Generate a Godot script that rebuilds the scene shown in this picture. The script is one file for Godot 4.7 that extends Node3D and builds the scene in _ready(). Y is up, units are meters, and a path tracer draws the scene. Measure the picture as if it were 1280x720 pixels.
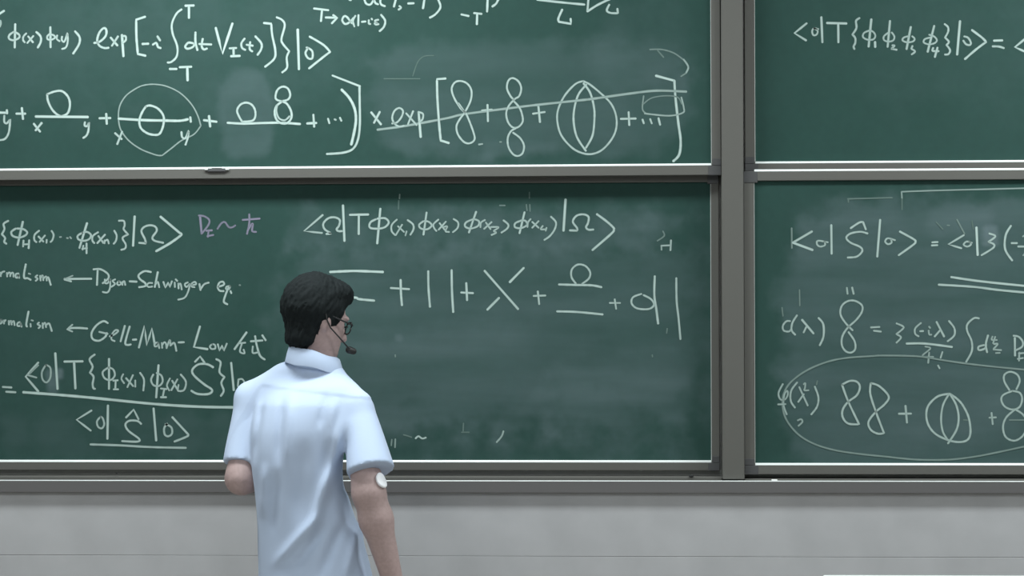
extends Node3D

# ---------------------------------------------------------------- camera numbers (photo is 1280 x 720)
const FOCAL := 3120.0
const YAW := 0.052
const PITCH := 0.0128
const ROLL := -0.0023
var cam_basis: Basis
var cam_pos: Vector3
var M := {}
var used := {}
var rng := RandomNumberGenerator.new()

const FRONT := 0.0        # writing surface of the boards on the front track
const BACK := -0.045      # writing surface of the boards on the rear track
const WALL := -0.075      # face of the cladding panels
const PANEL := 0.025     # face of the cladding under the boards
const POST := 0.032

func px(x: float, y: float, z: float) -> Vector3:
	var d := cam_basis * Vector3((x - 640.0) / FOCAL, -(y - 360.0) / FOCAL, -1.0)
	return cam_pos + d * ((z - cam_pos.z) / d.z)

# ---------------------------------------------------------------- small helpers
func numbered(called: String) -> String:
	var n: int = used.get(called, 0)
	used[called] = n + 1
	return called if n == 0 else "%s_%03d" % [called, n]

func tag(o: Node, label := "", category := "", group := "", kind := "") -> Node:
	if label: o.set_meta("label", label)
	if category: o.set_meta("category", category)
	if group: o.set_meta("group", group)
	if kind: o.set_meta("kind", kind)
	return o

func base(called: String, at: Vector3) -> Node3D:
	var o := Node3D.new()
	o.name = numbered(called)
	add_child(o)
	o.position = at
	return o

func put(mesh: Mesh, called: String, mat: Material, parent: Node = null) -> MeshInstance3D:
	var o := MeshInstance3D.new()
	o.mesh = mesh
	o.material_override = mat
	if parent == null or parent == self:
		o.name = numbered(called)
		add_child(o)
	else:
		o.name = called
		parent.add_child(o, true)
	return o

func mat(col: Color, rough := 0.6, metal := 0.0) -> StandardMaterial3D:
	var m := StandardMaterial3D.new()
	m.albedo_color = col.linear_to_srgb()
	m.roughness = rough
	m.metallic = metal
	return m

func grain(m: StandardMaterial3D, scale: float, lo: float, freq := 0.02, seed_ := 1) -> StandardMaterial3D:
	var n := FastNoiseLite.new()
	n.seed = seed_
	n.frequency = freq
	n.fractal_octaves = 4
	var t := NoiseTexture2D.new()
	t.width = 256
	t.height = 256
	t.seamless = true
	t.noise = n
	var g := Gradient.new()
	g.set_color(0, Color(lo, lo, lo))
	g.set_color(1, Color(1, 1, 1))
	t.color_ramp = g
	m.albedo_texture = t
	m.uv1_triplanar = true
	m.uv1_world_triplanar = true
	m.uv1_scale = Vector3(scale, scale, scale)
	return m

func start() -> SurfaceTool:
	var st := SurfaceTool.new()
	st.begin(Mesh.PRIMITIVE_TRIANGLES)
	st.set_smooth_group(-1)
	return st

func quad(st: SurfaceTool, a: Vector3, b: Vector3, c: Vector3, d: Vector3) -> void:
	for v in [a, b, c, a, c, d]:
		st.add_vertex(v)

# box with chamfered long edges (octagonal prism sides + caps), from lo to hi
func add_box(st: SurfaceTool, lo: Vector3, hi: Vector3, c := 0.0) -> void:
	if c <= 0.0:
		var p := []
		for i in 8:
			p.append(Vector3(hi.x if i & 1 else lo.x, hi.y if i & 2 else lo.y, hi.z if i & 4 else lo.z))
		quad(st, p[4], p[6], p[7], p[5]); quad(st, p[1], p[3], p[2], p[0])
		quad(st, p[0], p[2], p[6], p[4]); quad(st, p[5], p[7], p[3], p[1])
		quad(st, p[6], p[2], p[3], p[7]); quad(st, p[0], p[4], p[5], p[1])
		return
	# convex chamfered box: 24 vertices, 6 faces, 12 edge strips, 8 corners
	var f := {}
	for sx in [-1, 1]:
		for sy in [-1, 1]:
			for sz in [-1, 1]:
				var corner := Vector3(hi.x if sx > 0 else lo.x, hi.y if sy > 0 else lo.y, hi.z if sz > 0 else lo.z)
				f[[sx, sy, sz]] = [corner - Vector3(0, sy, sz) * c, corner - Vector3(sx, 0, sz) * c, corner - Vector3(sx, sy, 0) * c]
	var mid := (lo + hi) * 0.5
	for ax in 3:
		for s in [-1, 1]:
			var loop := []
			for k in [[-1, -1], [-1, 1], [1, 1], [1, -1]]:
				var key := [0, 0, 0]
				key[ax] = s; key[(ax + 1) % 3] = k[0]; key[(ax + 2) % 3] = k[1]
				loop.append(f[key][ax])
			poly(st, loop, mid)
	for ax in 3:
		for k in [[-1, -1], [-1, 1], [1, 1], [1, -1]]:
			var ka := [0, 0, 0]; var kb := [0, 0, 0]
			ka[ax] = -1; kb[ax] = 1
			for kk in [ka, kb]:
				kk[(ax + 1) % 3] = k[0]; kk[(ax + 2) % 3] = k[1]
			poly(st, [f[ka][(ax + 1) % 3], f[kb][(ax + 1) % 3], f[kb][(ax + 2) % 3], f[ka][(ax + 2) % 3]], mid)
	for key in f:
		poly(st, f[key], mid)

# a convex polygon facing away from mid
func poly(st: SurfaceTool, pts: Array, mid: Vector3) -> void:
	var n: Vector3 = (pts[1] - pts[0]).cross(pts[2] - pts[0])
	var flip: bool = n.dot(pts[0] - mid) > 0.0
	for i in range(1, pts.size() - 1):
		st.add_vertex(pts[0])
		st.add_vertex(pts[i + 1] if flip else pts[i])
		st.add_vertex(pts[i] if flip else pts[i + 1])

# closed profile (Vector2 list) swept straight from a to b; u and v are the profile axes
func add_prism(st: SurfaceTool, prof: Array, a: Vector3, b: Vector3, u: Vector3, v: Vector3) -> void:
	var n := prof.size()
	var cen := Vector2.ZERO
	for q in prof: cen += q / n
	var mid := (a + b) * 0.5 + u * cen.x + v * cen.y
	for i in n:
		var q: Vector2 = prof[i]; var r: Vector2 = prof[(i + 1) % n]
		var o := (u * q.x + v * q.y); var w := (u * r.x + v * r.y)
		poly(st, [a + o, b + o, b + w, a + w], mid)
	for e in [a, b]:
		var ring := []
		for q in prof: ring.append(e + u * q.x + v * q.y)
		poly(st, ring, mid)

func done(st: SurfaceTool, smooth := false) -> ArrayMesh:
	if smooth: st.index()
	st.generate_normals()
	return st.commit()

func box(lo: Vector3, hi: Vector3, c := 0.0) -> ArrayMesh:
	var st := start()
	add_box(st, lo, hi, c)
	return done(st)

func tube(path: Array, r: float, sides := 8) -> ArrayMesh:
	var st := SurfaceTool.new()
	st.begin(Mesh.PRIMITIVE_TRIANGLES)
	st.set_smooth_group(0)
	var rings := []
	for i in path.size():
		var t: Vector3 = (path[min(i + 1, path.size() - 1)] - path[max(i - 1, 0)]).normalized()
		var u := t.cross(Vector3.UP if absf(t.y) < 0.9 else Vector3.RIGHT).normalized()
		var v := t.cross(u)
		var ring := []
		for k in sides:
			var a := TAU * k / sides
			ring.append(path[i] + (u * cos(a) + v * sin(a)) * r)
		rings.append(ring)
	for i in path.size() - 1:
		for k in sides:
			var j := (k + 1) % sides
			quad(st, rings[i][k], rings[i][j], rings[i + 1][j], rings[i + 1][k])
	for e in [0, path.size() - 1]:
		for k in sides:
			var j := (k + 1) % sides
			st.add_vertex(path[e])
			st.add_vertex(rings[e][k] if e else rings[e][j])
			st.add_vertex(rings[e][j] if e else rings[e][k])
	st.generate_normals()
	return st.commit()

# ---------------------------------------------------------------- distance fields meshed as surface nets
func sdf_mesh(f: Callable, lo: Vector3, hi: Vector3, cell: float, origin: Vector3, into := []) -> Array:
	var B := 6
	var nx := int(ceil((hi.x - lo.x) / cell / B)) * B
	var ny := int(ceil((hi.y - lo.y) / cell / B)) * B
	var nz := int(ceil((hi.z - lo.z) / cell / B)) * B
	var sx := nx + 1; var sy := ny + 1
	var sxy := sx * sy
	var val := PackedFloat32Array()
	val.resize(sxy * (nz + 1))
	val.fill(1.0e9)
	var half := B * cell * 0.5
	var reach := half * 1.74 * 1.12 + cell
	var active := []
	for bz in nz / B:
		for by in ny / B:
			for bx in nx / B:
				var c := lo + Vector3(bx * B, by * B, bz * B) * cell + Vector3(half, half, half)
				var d: float = f.call(c)
				if absf(d) < reach:
					active.append(Vector3i(bx * B, by * B, bz * B))
				elif d < 0.0:
					for z in range(bz * B, bz * B + B + 1):
						for y in range(by * B, by * B + B + 1):
							for x in range(bx * B, bx * B + B + 1):
								val[x + y * sx + z * sxy] = -1.0
	for a in active:
		for z in range(a.z, a.z + B + 1):
			for y in range(a.y, a.y + B + 1):
				for x in range(a.x, a.x + B + 1):
					var vi: int = x + y * sx + z * sxy
					if val[vi] > 1.0e8 or val[vi] == -1.0: val[vi] = f.call(lo + Vector3(x, y, z) * cell)
	var verts := PackedVector3Array()
	var idx := {}
	var corner := [0, 1, sx, sx + 1, sxy, sxy + 1, sxy + sx, sxy + sx + 1]
	var cv := [Vector3(0, 0, 0), Vector3(1, 0, 0), Vector3(0, 1, 0), Vector3(1, 1, 0), Vector3(0, 0, 1), Vector3(1, 0, 1), Vector3(0, 1, 1), Vector3(1, 1, 1)]
	var edges := [[0, 1], [2, 3], [4, 5], [6, 7], [0, 2], [1, 3], [4, 6], [5, 7], [0, 4], [1, 5], [2, 6], [3, 7]]
	for a in active:
		for z in range(a.z, a.z + B):
			for y in range(a.y, a.y + B):
				for x in range(a.x, a.x + B):
					var i0: int = x + y * sx + z * sxy
					var m := 0
					for k in 8:
						if val[i0 + corner[k]] < 0.0: m |= 1 << k
					if m == 0 or m == 255: continue
					var s := Vector3.ZERO
					var n := 0
					for e in edges:
						if ((m >> e[0]) & 1) != ((m >> e[1]) & 1):
							var va := val[i0 + corner[e[0]]]; var vb := val[i0 + corner[e[1]]]
							s += cv[e[0]].lerp(cv[e[1]], clampf(va / (va - vb), 0.02, 0.98))
							n += 1
					idx[i0] = verts.size()
					verts.append(lo + (Vector3(x, y, z) + s / n) * cell)
	var tris := PackedInt32Array()
	for i0 in idx:
		var inside0: bool = val[i0] < 0.0
		for ax in 3:
			var step: int = [1, sx, sxy][ax]
			if (val[i0 + step] < 0.0) == inside0: continue
			var u: int = [sx, sxy, 1][ax]
			var v: int = [sxy, 1, sx][ax]
			if not (idx.has(i0 - u) and idx.has(i0 - v) and idx.has(i0 - u - v)): continue
			var q := [idx[i0], idx[i0 - u], idx[i0 - u - v], idx[i0 - v]]
			if inside0:
				tris.append_array([q[0], q[1], q[2], q[0], q[2], q[3]])
			else:
				tris.append_array([q[0], q[2], q[1], q[0], q[3], q[2]])
	var nor := PackedVector3Array()
	nor.resize(verts.size())
	for t in range(0, tris.size(), 3):
		var A := verts[tris[t]]; var Bv := verts[tris[t + 1]]; var C := verts[tris[t + 2]]
		var fn := (C - A).cross(Bv - A)
		nor[tris[t]] += fn; nor[tris[t + 1]] += fn; nor[tris[t + 2]] += fn
	for i in nor.size(): nor[i] = nor[i].normalized()
	for i in verts.size(): verts[i] -= origin
	if into.is_empty():
		into.append_array([verts, nor, tris])
	else:
		var off: int = into[0].size()
		for i in tris.size(): tris[i] += off
		into[0].append_array(verts); into[1].append_array(nor); into[2].append_array(tris)
	return into

func net(parts: Array) -> ArrayMesh:
	var arr := []
	arr.resize(Mesh.ARRAY_MAX)
	arr[Mesh.ARRAY_VERTEX] = parts[0]; arr[Mesh.ARRAY_NORMAL] = parts[1]; arr[Mesh.ARRAY_INDEX] = parts[2]
	var m := ArrayMesh.new()
	m.add_surface_from_arrays(Mesh.PRIMITIVE_TRIANGLES, arr)
	return m

func smin(a: float, b: float, k: float) -> float:
	var h := maxf(k - absf(a - b), 0.0) / k
	return minf(a, b) - h * h * k * 0.25

func smax(a: float, b: float, k: float) -> float:
	return -smin(-a, -b, k)

func cone(p: Vector3, a: Vector3, b: Vector3, ra: float, rb: float) -> float:
	var ab := b - a
	var t := clampf((p - a).dot(ab) / ab.length_squared(), 0.0, 1.0)
	return p.distance_to(a + ab * t) - lerpf(ra, rb, t)

func ell(q: Vector3, r: Vector3) -> float:
	var k := (q / r).length()
	return (k - 1.0) * minf(r.x, minf(r.y, r.z)) * (1.0 + 0.25 * clampf(k - 1.0, 0.0, 1.0))

# ---------------------------------------------------------------- start
func _ready() -> void:
	rng.seed = 7
	locks.frequency = 1.0
	# camera
	cam_basis = Basis(Vector3.UP, YAW) * Basis(Vector3.RIGHT, PITCH) * Basis(Vector3.BACK, ROLL)
	var fwd := -cam_basis.z
	cam_pos = Vector3(0, 1.678, 0) - fwd * 8.0
	var cam := Camera3D.new()
	cam.name = "camera"
	cam.fov = rad_to_deg(2.0 * atan(360.0 / FOCAL))
	cam.near = 0.05
	cam.far = 60.0
	cam.transform = Transform3D(cam_basis, cam_pos)
	add_child(cam)
	cam.current = true
	# environment
	var we := WorldEnvironment.new()
	var env := Environment.new()
	env.background_mode = Environment.BG_COLOR
	env.background_color = Color(0.02, 0.02, 0.02)
	env.tonemap_mode = Environment.TONE_MAPPER_LINEAR
	env.tonemap_exposure = 1.0
	env.sdfgi_enabled = true
	env.ssao_enabled = true
	env.ssil_enabled = true
	we.environment = env
	add_child(we)
	materials()
	# the room's lamps: one long board lamp before each pair of boards, ceiling panels over the seats
	board_lamp(Vector3(-0.95, 3.36, 1.0), BOARD_LAMP, "before the boards carrying the crossed-out bracket")
	board_lamp(Vector3(2.5, 3.36, 1.0), BOARD_LAMP, "before the boards with the chalk oval")
	for row in [[4.6, 1.0, "over the first seat rows"], [7.6, 1.0, "over the rear seat rows"]]:
		for x in [-4.3, -1.9, 0.5, 2.9]:
			ceiling_lamp(Vector3(x, 3.62, row[0]), LAMP * float(row[1]), row[2])
	room()
	boards()
	furniture()
	lecturer()

const LAMP := 3.35
const BOARD_LAMP := 7.5
const ROOM_L := -6.0
const ROOM_R := 5.0
const ROOM_BACK := 11.5
const CEIL := 3.7
const FLOOR := -0.2

func materials() -> void:
	M.alu = mat(Color(0.112, 0.111, 0.103), 0.45, 0.0)
	M.alu.metallic_specular = 0.3
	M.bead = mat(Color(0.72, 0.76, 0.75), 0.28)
	M.tray = mat(Color(0.112, 0.109, 0.111), 0.45)
	M.black = mat(Color(0.015, 0.016, 0.017), 0.5)
	M.panel = grain(mat(Color(0.425, 0.428, 0.445), 0.45), 1.3, 0.94, 0.012, 3)
	M.plaster = mat(Color(0.62, 0.62, 0.6), 0.9)
	M.ceiling = mat(Color(0.7, 0.7, 0.7), 0.9)
	M.floor = grain(mat(Color(0.3, 0.29, 0.28), 0.5), 0.8, 0.8, 0.02, 5)
	M.platform = grain(mat(Color(0.46, 0.42, 0.37), 0.5), 1.1, 0.75, 0.02, 6)
	M.shirt = mat(Color(0.47, 0.565, 0.74), 0.92)
	M.shirt.rim_enabled = true
	M.shirt.rim = 0.2
	M.skin = grain(mat(Color(0.46, 0.335, 0.325), 0.6), 9.0, 0.9, 0.03, 8)
	M.hair = mat(Color(0.010, 0.0135, 0.0145), 0.8)
	M.hair.metallic_specular = 0.25
	M.trousers = mat(Color(0.17, 0.19, 0.24), 0.9)
	M.shoe = mat(Color(0.02, 0.018, 0.016), 0.4)
	M.white = mat(Color(0.85, 0.86, 0.9), 0.5)
	M.chalk_stick = mat(Color(0.82, 0.82, 0.8), 0.9)
	M.chalk = mat(Color(1, 1, 1), 0.95)
	M.chalk.vertex_color_use_as_albedo = true
	M.lamp_case = mat(Color(0.7, 0.7, 0.7), 0.5)
	M.lamp_glow = mat(Color(0.9, 0.9, 0.9), 0.6)
	M.lamp_glow.emission_enabled = true
	M.lamp_glow.emission = Color(0.96, 0.99, 1.0)
	M.lamp_glow.emission_energy_multiplier = 1.6
	M.desk_top = mat(Color(0.85, 0.86, 0.88), 0.35)
	M.desk_body = mat(Color(0.42, 0.43, 0.45), 0.5)

func ceiling_lamp(at: Vector3, power: float, where: String) -> void:
	var o := base("ceiling_lamp", at)
	tag(o, "white fluorescent ceiling panel " + where, "lamp", "ceiling lamps " + where)
	put(box(Vector3(-0.62, 0.01, -0.17), Vector3(0.62, 0.08, 0.17), 0.008), "housing", M.lamp_case, o)
	put(box(Vector3(-0.59, 0.0, -0.14), Vector3(0.59, 0.012, 0.14), 0.003), "diffuser", M.lamp_glow, o)
	var l := AreaLight3D.new()
	l.name = "light"
	l.area_size = Vector2(1.18, 0.28)
	l.light_color = Color(0.97, 1.0, 1.0)
	l.light_energy = power
	l.area_range = 20.0
	l.area_attenuation = 2.0
	l.shadow_enabled = true
	o.add_child(l)
	l.position = Vector3(0, -0.006, 0)
	l.rotation.x = -PI / 2

func board_lamp(at: Vector3, power: float, where: String) -> void:
	var o := base("board_lamp", at)
	tag(o, "long white fluorescent lamp hung " + where, "lamp")
	var L := 1.0
	put(box(Vector3(-L, 0.01, -0.24), Vector3(L, 0.06, 0.24), 0.008), "housing", M.lamp_case, o)
	put(box(Vector3(-L + 0.03, 0.0, -0.21), Vector3(L - 0.03, 0.012, 0.21), 0.003), "diffuser", M.lamp_glow, o)
	for x in [-0.9, 0.9]:
		put(box(Vector3(x - 0.006, 0.06, -0.006), Vector3(x + 0.006, CEIL - at.y, 0.006)), "hanger", M.lamp_case, o)
	var l := AreaLight3D.new()
	l.name = "light"
	l.area_size = Vector2(2.0 * L - 0.06, 0.42)
	l.light_color = Color(0.97, 1.0, 1.0)
	l.light_energy = power
	l.area_range = 20.0
	l.area_attenuation = 2.0
	l.shadow_enabled = true
	o.add_child(l)
	l.position = Vector3(0, -0.006, 0)
	l.rotation.x = -PI / 2

func structure(mesh: Mesh, called: String, m: Material) -> MeshInstance3D:
	var o := put(mesh, called, m)
	o.set_meta("kind", "structure")
	return o

func room() -> void:
	tag(structure(box(Vector3(ROOM_L, FLOOR - 0.1, -0.3), Vector3(ROOM_R, FLOOR, ROOM_BACK)), "floor", M.floor), "grey terrazzo classroom floor below the platform", "floor")
	tag(structure(box(Vector3(ROOM_L, CEIL, -0.3), Vector3(ROOM_R, CEIL + 0.1, ROOM_BACK)), "ceiling", M.ceiling), "plain white classroom ceiling", "ceiling")
	tag(structure(box(Vector3(ROOM_L - 0.1, FLOOR, -0.3), Vector3(ROOM_L, CEIL, ROOM_BACK)), "wall_left", M.plaster), "plain side wall of the classroom, white plaster", "wall")
	tag(structure(box(Vector3(ROOM_R, FLOOR, -0.3), Vector3(ROOM_R + 0.1, CEIL, ROOM_BACK)), "wall_right", M.plaster), "plain side wall of the classroom, near the desk", "wall")
	tag(structure(box(Vector3(ROOM_L, FLOOR, ROOM_BACK), Vector3(ROOM_R, CEIL, ROOM_BACK + 0.1)), "wall_back", M.plaster), "plain rear wall of the classroom", "wall")
	tag(structure(box(Vector3(ROOM_L, FLOOR, -0.3), Vector3(ROOM_R, 0.0, 2.6), 0.006), "trim_1", M.platform), "low wooden teaching platform under the chalkboards", "platform")
	# front wall: masonry behind, cladding panels in front with open joints
	var ledge := px(640, 616.2, 0.046).y - 0.0005
	var wst := start()
	add_box(wst, Vector3(ROOM_L, ledge, -0.3), Vector3(ROOM_R, CEIL, WALL))
	add_box(wst, Vector3(ROOM_L, 0.0, -0.3), Vector3(ROOM_R, ledge, PANEL - 0.012))
	var w := structure(done(wst), "wall_front", M.plaster)
	tag(w, "front wall clad in pale grey panels under the chalkboards", "wall")
	var joint := px(640, 695.3, PANEL).y
	var rows := [[0.0, joint - 0.62, [-3.4, 0.49, 2.9]], [joint - 0.619, joint - 0.0005, [-1.95, px(402, 700, PANEL).x, 3.3]], [joint + 0.0005, px(640, 616.2, 0.046).y - 0.0005, [-3.1, px(388, 660, PANEL).x, 3.3]]]
	for r in rows:
		var xs := [ROOM_L]
		xs.append_array(r[2])
		xs.append(ROOM_R)
		for i in xs.size() - 1:
			put(box(Vector3(xs[i] + 0.0007, r[0], PANEL - 0.012), Vector3(xs[i + 1] - 0.0007, r[1], PANEL), 0.0008), "panel", M.panel, w)

# ---------------------------------------------------------------- chalkboards
const BOARD_GREEN := Color(0.0175, 0.0535, 0.045)
const DUST := Color(0.36, 0.43, 0.50)

func board_texture(xf: Transform3D, w: float, h: float, z: float, smears: Array, sd: int) -> ImageTexture:
	var ppm := 300.0
	var W := int(w * ppm); var H := int(h * ppm)
	var dens := PackedFloat32Array()
	dens.resize(W * H)
	var nz := FastNoiseLite.new()
	nz.seed = sd; nz.frequency = 0.012; nz.fractal_octaves = 4
	var fine := FastNoiseLite.new()
	fine.seed = sd + 9; fine.frequency = 0.08; fine.fractal_octaves = 2
	var inv := xf.affine_inverse()
	for s in smears:   # [cx, cy, half x, half y, corner radius, softness, amount] in photo pixels, laid on the board
		var c: Vector3 = inv * px(s[0], s[1], z)
		var e: Vector3 = inv * px(s[0] + s[2], s[1] - s[3], z)
		var hx := absf(e.x - c.x) * ppm; var hy := absf(e.y - c.y) * ppm
		var k := hx / float(s[2])
		var rad: float = s[4] * k; var soft: float = s[5] * k
		var cx := (c.x + w) * ppm; var cy := (h - c.y) * ppm
		for y in range(maxi(0, int(cy - hy - soft * 2)), mini(H, int(cy + hy + soft * 2))):
			for x in range(maxi(0, int(cx - hx - soft * 2)), mini(W, int(cx + hx + soft * 2))):
				var wob := nz.get_noise_2d(x * 2.0 + 300.0, y * 2.0) * soft * 1.2
				var qx := maxf(absf(x - cx) - hx + rad, 0.0); var qy := maxf(absf(y - cy) - hy + rad, 0.0)
				var d := sqrt(qx * qx + qy * qy) - rad + wob
				var a := smoothstep(soft, -soft, d)
				if a > 0.0:
					var streak := 0.8 + 0.5 * nz.get_noise_2d(x * 0.35, y * 2.2 + 50.0)
					dens[x + y * W] = minf(dens[x + y * W] + 0.75 * a * float(s[6]) * maxf(streak, 0.15), 0.6)
	var data := PackedByteArray()
	data.resize(W * H * 3)
	for y in H:
		for x in W:
			var n := 1.0 + 0.05 * nz.get_noise_2d(x, y) + 0.05 * fine.get_noise_2d(x, y)
			var col := (BOARD_GREEN * n).lerp(DUST, clampf(dens[x + y * W] + 0.006 + 0.006 * nz.get_noise_2d(x * 0.6 + 900.0, y * 0.6), 0.0, 1.0)).linear_to_srgb()
			var i := (x + y * W) * 3
			data[i] = clampi(int(col.r * 255.0), 0, 255); data[i + 1] = clampi(int(col.g * 255.0), 0, 255); data[i + 2] = clampi(int(col.b * 255.0), 0, 255)
	return ImageTexture.create_from_image(Image.create_from_data(W, H, false, Image.FORMAT_RGB8, data))

# a framed board; local origin is the corner of its writing surface at the post, side -1 lies left of it, +1 right of it
func board(xf: Transform3D, side: int, w: float, h: float, z: float, smears: Array, sd: int, label: String, rail_b: float, rail_t: float, rail_s: float) -> Node3D:
	var o := base("sliding_chalkboard", xf.origin)
	o.basis = xf.basis
	tag(o, label, "chalkboard", "sliding chalkboards of the double wall unit")
	var x0 := -w if side < 0 else 0.0
	var x1 := 0.0 if side < 0 else w
	# writing panel
	var m := StandardMaterial3D.new()
	var tx := xf
	if side > 0: tx = xf * Transform3D(Basis(), Vector3(w, 0, 0))
	m.albedo_texture = board_texture(tx, w, h, z, smears, sd)
	m.roughness = 0.7
	m.metallic_specular = 0.3
	var st := start()
	for q in [[x0, h, 0, 0], [x1, h, 1, 0], [x1, 0, 1, 1], [x0, h, 0, 0], [x1, 0, 1, 1], [x0, 0, 0, 1]]:
		st.set_uv(Vector2(q[2], q[3]))
		st.add_vertex(Vector3(q[0], q[1], 0))
	st.set_uv(Vector2(0.01, 0.01))
	quad(st, Vector3(x1, h, -0.014), Vector3(x0, h, -0.014), Vector3(x0, 0, -0.014), Vector3(x1, 0, -0.014))
	quad(st, Vector3(x0, h, -0.014), Vector3(x1, h, -0.014), Vector3(x1, h, 0), Vector3(x0, h, 0))
	quad(st, Vector3(x0, 0, 0), Vector3(x1, 0, 0), Vector3(x1, 0, -0.014), Vector3(x0, 0, -0.014))
	quad(st, Vector3(x0, h, -0.014), Vector3(x0, h, 0), Vector3(x0, 0, 0), Vector3(x0, 0, -0.014))
	quad(st, Vector3(x1, h, 0), Vector3(x1, h, -0.014), Vector3(x1, 0, -0.014), Vector3(x1, 0, 0))
	put(done(st), "writing_panel", m, o)
	# rails with a bright inner bead
	var d := 0.012
	var bead := 0.0068
	var b := put(box(Vector3(x0 - rail_s, -rail_b, -0.016), Vector3(x1 + rail_s, -bead, d), 0.0015), "bottom_rail", M.alu, o)
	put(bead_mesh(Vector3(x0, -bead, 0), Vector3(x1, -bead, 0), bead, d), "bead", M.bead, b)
	var t := put(box(Vector3(x0 - rail_s, h, -0.016), Vector3(x1 + rail_s, h + rail_t, d), 0.0015), "top_rail", M.alu, o)
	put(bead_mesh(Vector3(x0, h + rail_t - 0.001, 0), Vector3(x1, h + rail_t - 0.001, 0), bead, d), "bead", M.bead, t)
	for e in [[x0 - rail_s, x0 - 0.0014, x0 - 0.0014, x0], [x1 + 0.0014, x1 + rail_s, x1, x1 + 0.0014]]:
		var s := put(box(Vector3(e[0], -bead, -0.016), Vector3(e[1], h, d - 0.001), 0.0012), "side_rail", M.alu, o)
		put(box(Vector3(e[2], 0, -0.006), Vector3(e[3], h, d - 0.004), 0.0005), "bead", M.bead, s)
	# plastic corner pieces
	for cxy in [[x0, 0.0, -1, -1], [x1, 0.0, 1, -1], [x0, h, -1, 1], [x1, h, 1, 1]]:
		var sx: float = cxy[2]
		var ax: float = cxy[0] - sx * 0.010; var bx: float = cxy[0] + sx * (rail_s + 0.0008)
		var ay: float = -rail_b - 0.0008 if cxy[3] < 0 else h - 0.006
		var by: float = -bead - 0.001 if cxy[3] < 0 else h + rail_t - 0.001
		put(box(Vector3(minf(ax, bx), ay, -0.017), Vector3(maxf(ax, bx), by, d + 0.0012), 0.0015), "corner_cap", M.cap, o)
		if cxy[3] < 0:
			put(box(Vector3(minf(cxy[0] + sx * 0.003, bx), by, -0.0165), Vector3(maxf(cxy[0] + sx * 0.003, bx), 0.014, d + 0.0012), 0.0015), "corner_cap", M.cap, o)
	return o

# quarter-round moulding lying along a rail, its curved face up and out
func bead_mesh(a: Vector3, b: Vector3, hgt: float, dep: float) -> ArrayMesh:
	var prof := [Vector2(-0.002, 0.0)]
	prof.append(Vector2(dep, 0.0))
	for i in 5:
		var t := PI / 2 * i / 4.0
		prof.append(Vector2(dep - hgt + hgt * cos(t), hgt * sin(t)))
	prof.append(Vector2(-0.002, hgt))
	var st := start()
	add_prism(st, prof, a, b, Vector3(0, 0, 1), Vector3(0, 1, 0))
	return done(st)

func spline(p: PackedFloat32Array) -> Array:
	# points in one flat list; a repeated point makes a corner
	var runs := [[]]
	for i in range(0, p.size(), 2):
		var v := Vector2(p[i], p[i + 1])
		if runs[-1].size() and runs[-1][-1] == v: runs.append([v])
		else: runs[-1].append(v)
	var out := []
	for r in runs:
		if r.size() == 1: continue
		for i in r.size() - 1:
			var a: Vector2 = r[max(i - 1, 0)]; var b: Vector2 = r[i]; var c: Vector2 = r[i + 1]; var e: Vector2 = r[min(i + 2, r.size() - 1)]
			if r.size() == 2:
				out.append(b)
				out.append(b.lerp(c, 0.5))
			else:
				for k in 6:
					out.append(b.cubic_interpolate(c, a, e, k / 6.0))
		out.append(r[-1])
	return out

# strokes: [width, strength, x, y, x, y ...] in the units of a view (x0, y0, scale); strokes that touch make one symbol
func chalk(o: Node3D, z: float, called: String, view: Array, strokes: Array, label := "", tint := Color(0.46, 0.58, 0.55)) -> void:
	var inv := o.transform.affine_inverse()
	var lines := []
	for s in strokes:
		var flat := PackedFloat32Array(s.slice(2))
		var pts := []
		for q in spline(flat):
			var l: Vector3 = inv * px(view[0] + q.x / view[2], view[1] + q.y / view[2], z)
			if pts.is_empty() or pts[-1].distance_to(Vector2(l.x, l.y)) > 0.0008:
				pts.append(Vector2(l.x, l.y))
		if pts.size() >= 2: lines.append([pts, s[0] * 0.80 / 390.0, s[1] * 0.94])
	# which strokes touch
	var owner_of := []
	for i in lines.size():
		owner_of.append(i)
		for j in i:
			if owner_of[j] != owner_of[i] and touch(lines[i], lines[j]):
				var from: int = owner_of[i]
				for k in i + 1:
					if owner_of[k] == from: owner_of[k] = owner_of[j]
	var root := Node3D.new()
	root.name = called
	o.add_child(root, true)
	if label: root.set_meta("label", label)
	for g in lines.size():
		if not owner_of.has(g): continue
		var st := SurfaceTool.new()
		st.begin(Mesh.PRIMITIVE_TRIANGLES)
		for i in lines.size():
			if owner_of[i] == g: stroke(st, lines[i][0], lines[i][1], lines[i][2], tint)
		put(st.commit(), "chalk_symbol", M.chalk, root)

func touch(a: Array, b: Array) -> bool:
	var reach: float = (a[1] + b[1]) * 0.56
	for i in a[0].size() - 1:
		for j in b[0].size() - 1:
			var q := Geometry2D.get_closest_points_between_segments(a[0][i], a[0][i + 1], b[0][j], b[0][j + 1])
			if q[0].distance_to(q[1]) < reach: return true
	return false

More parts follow.
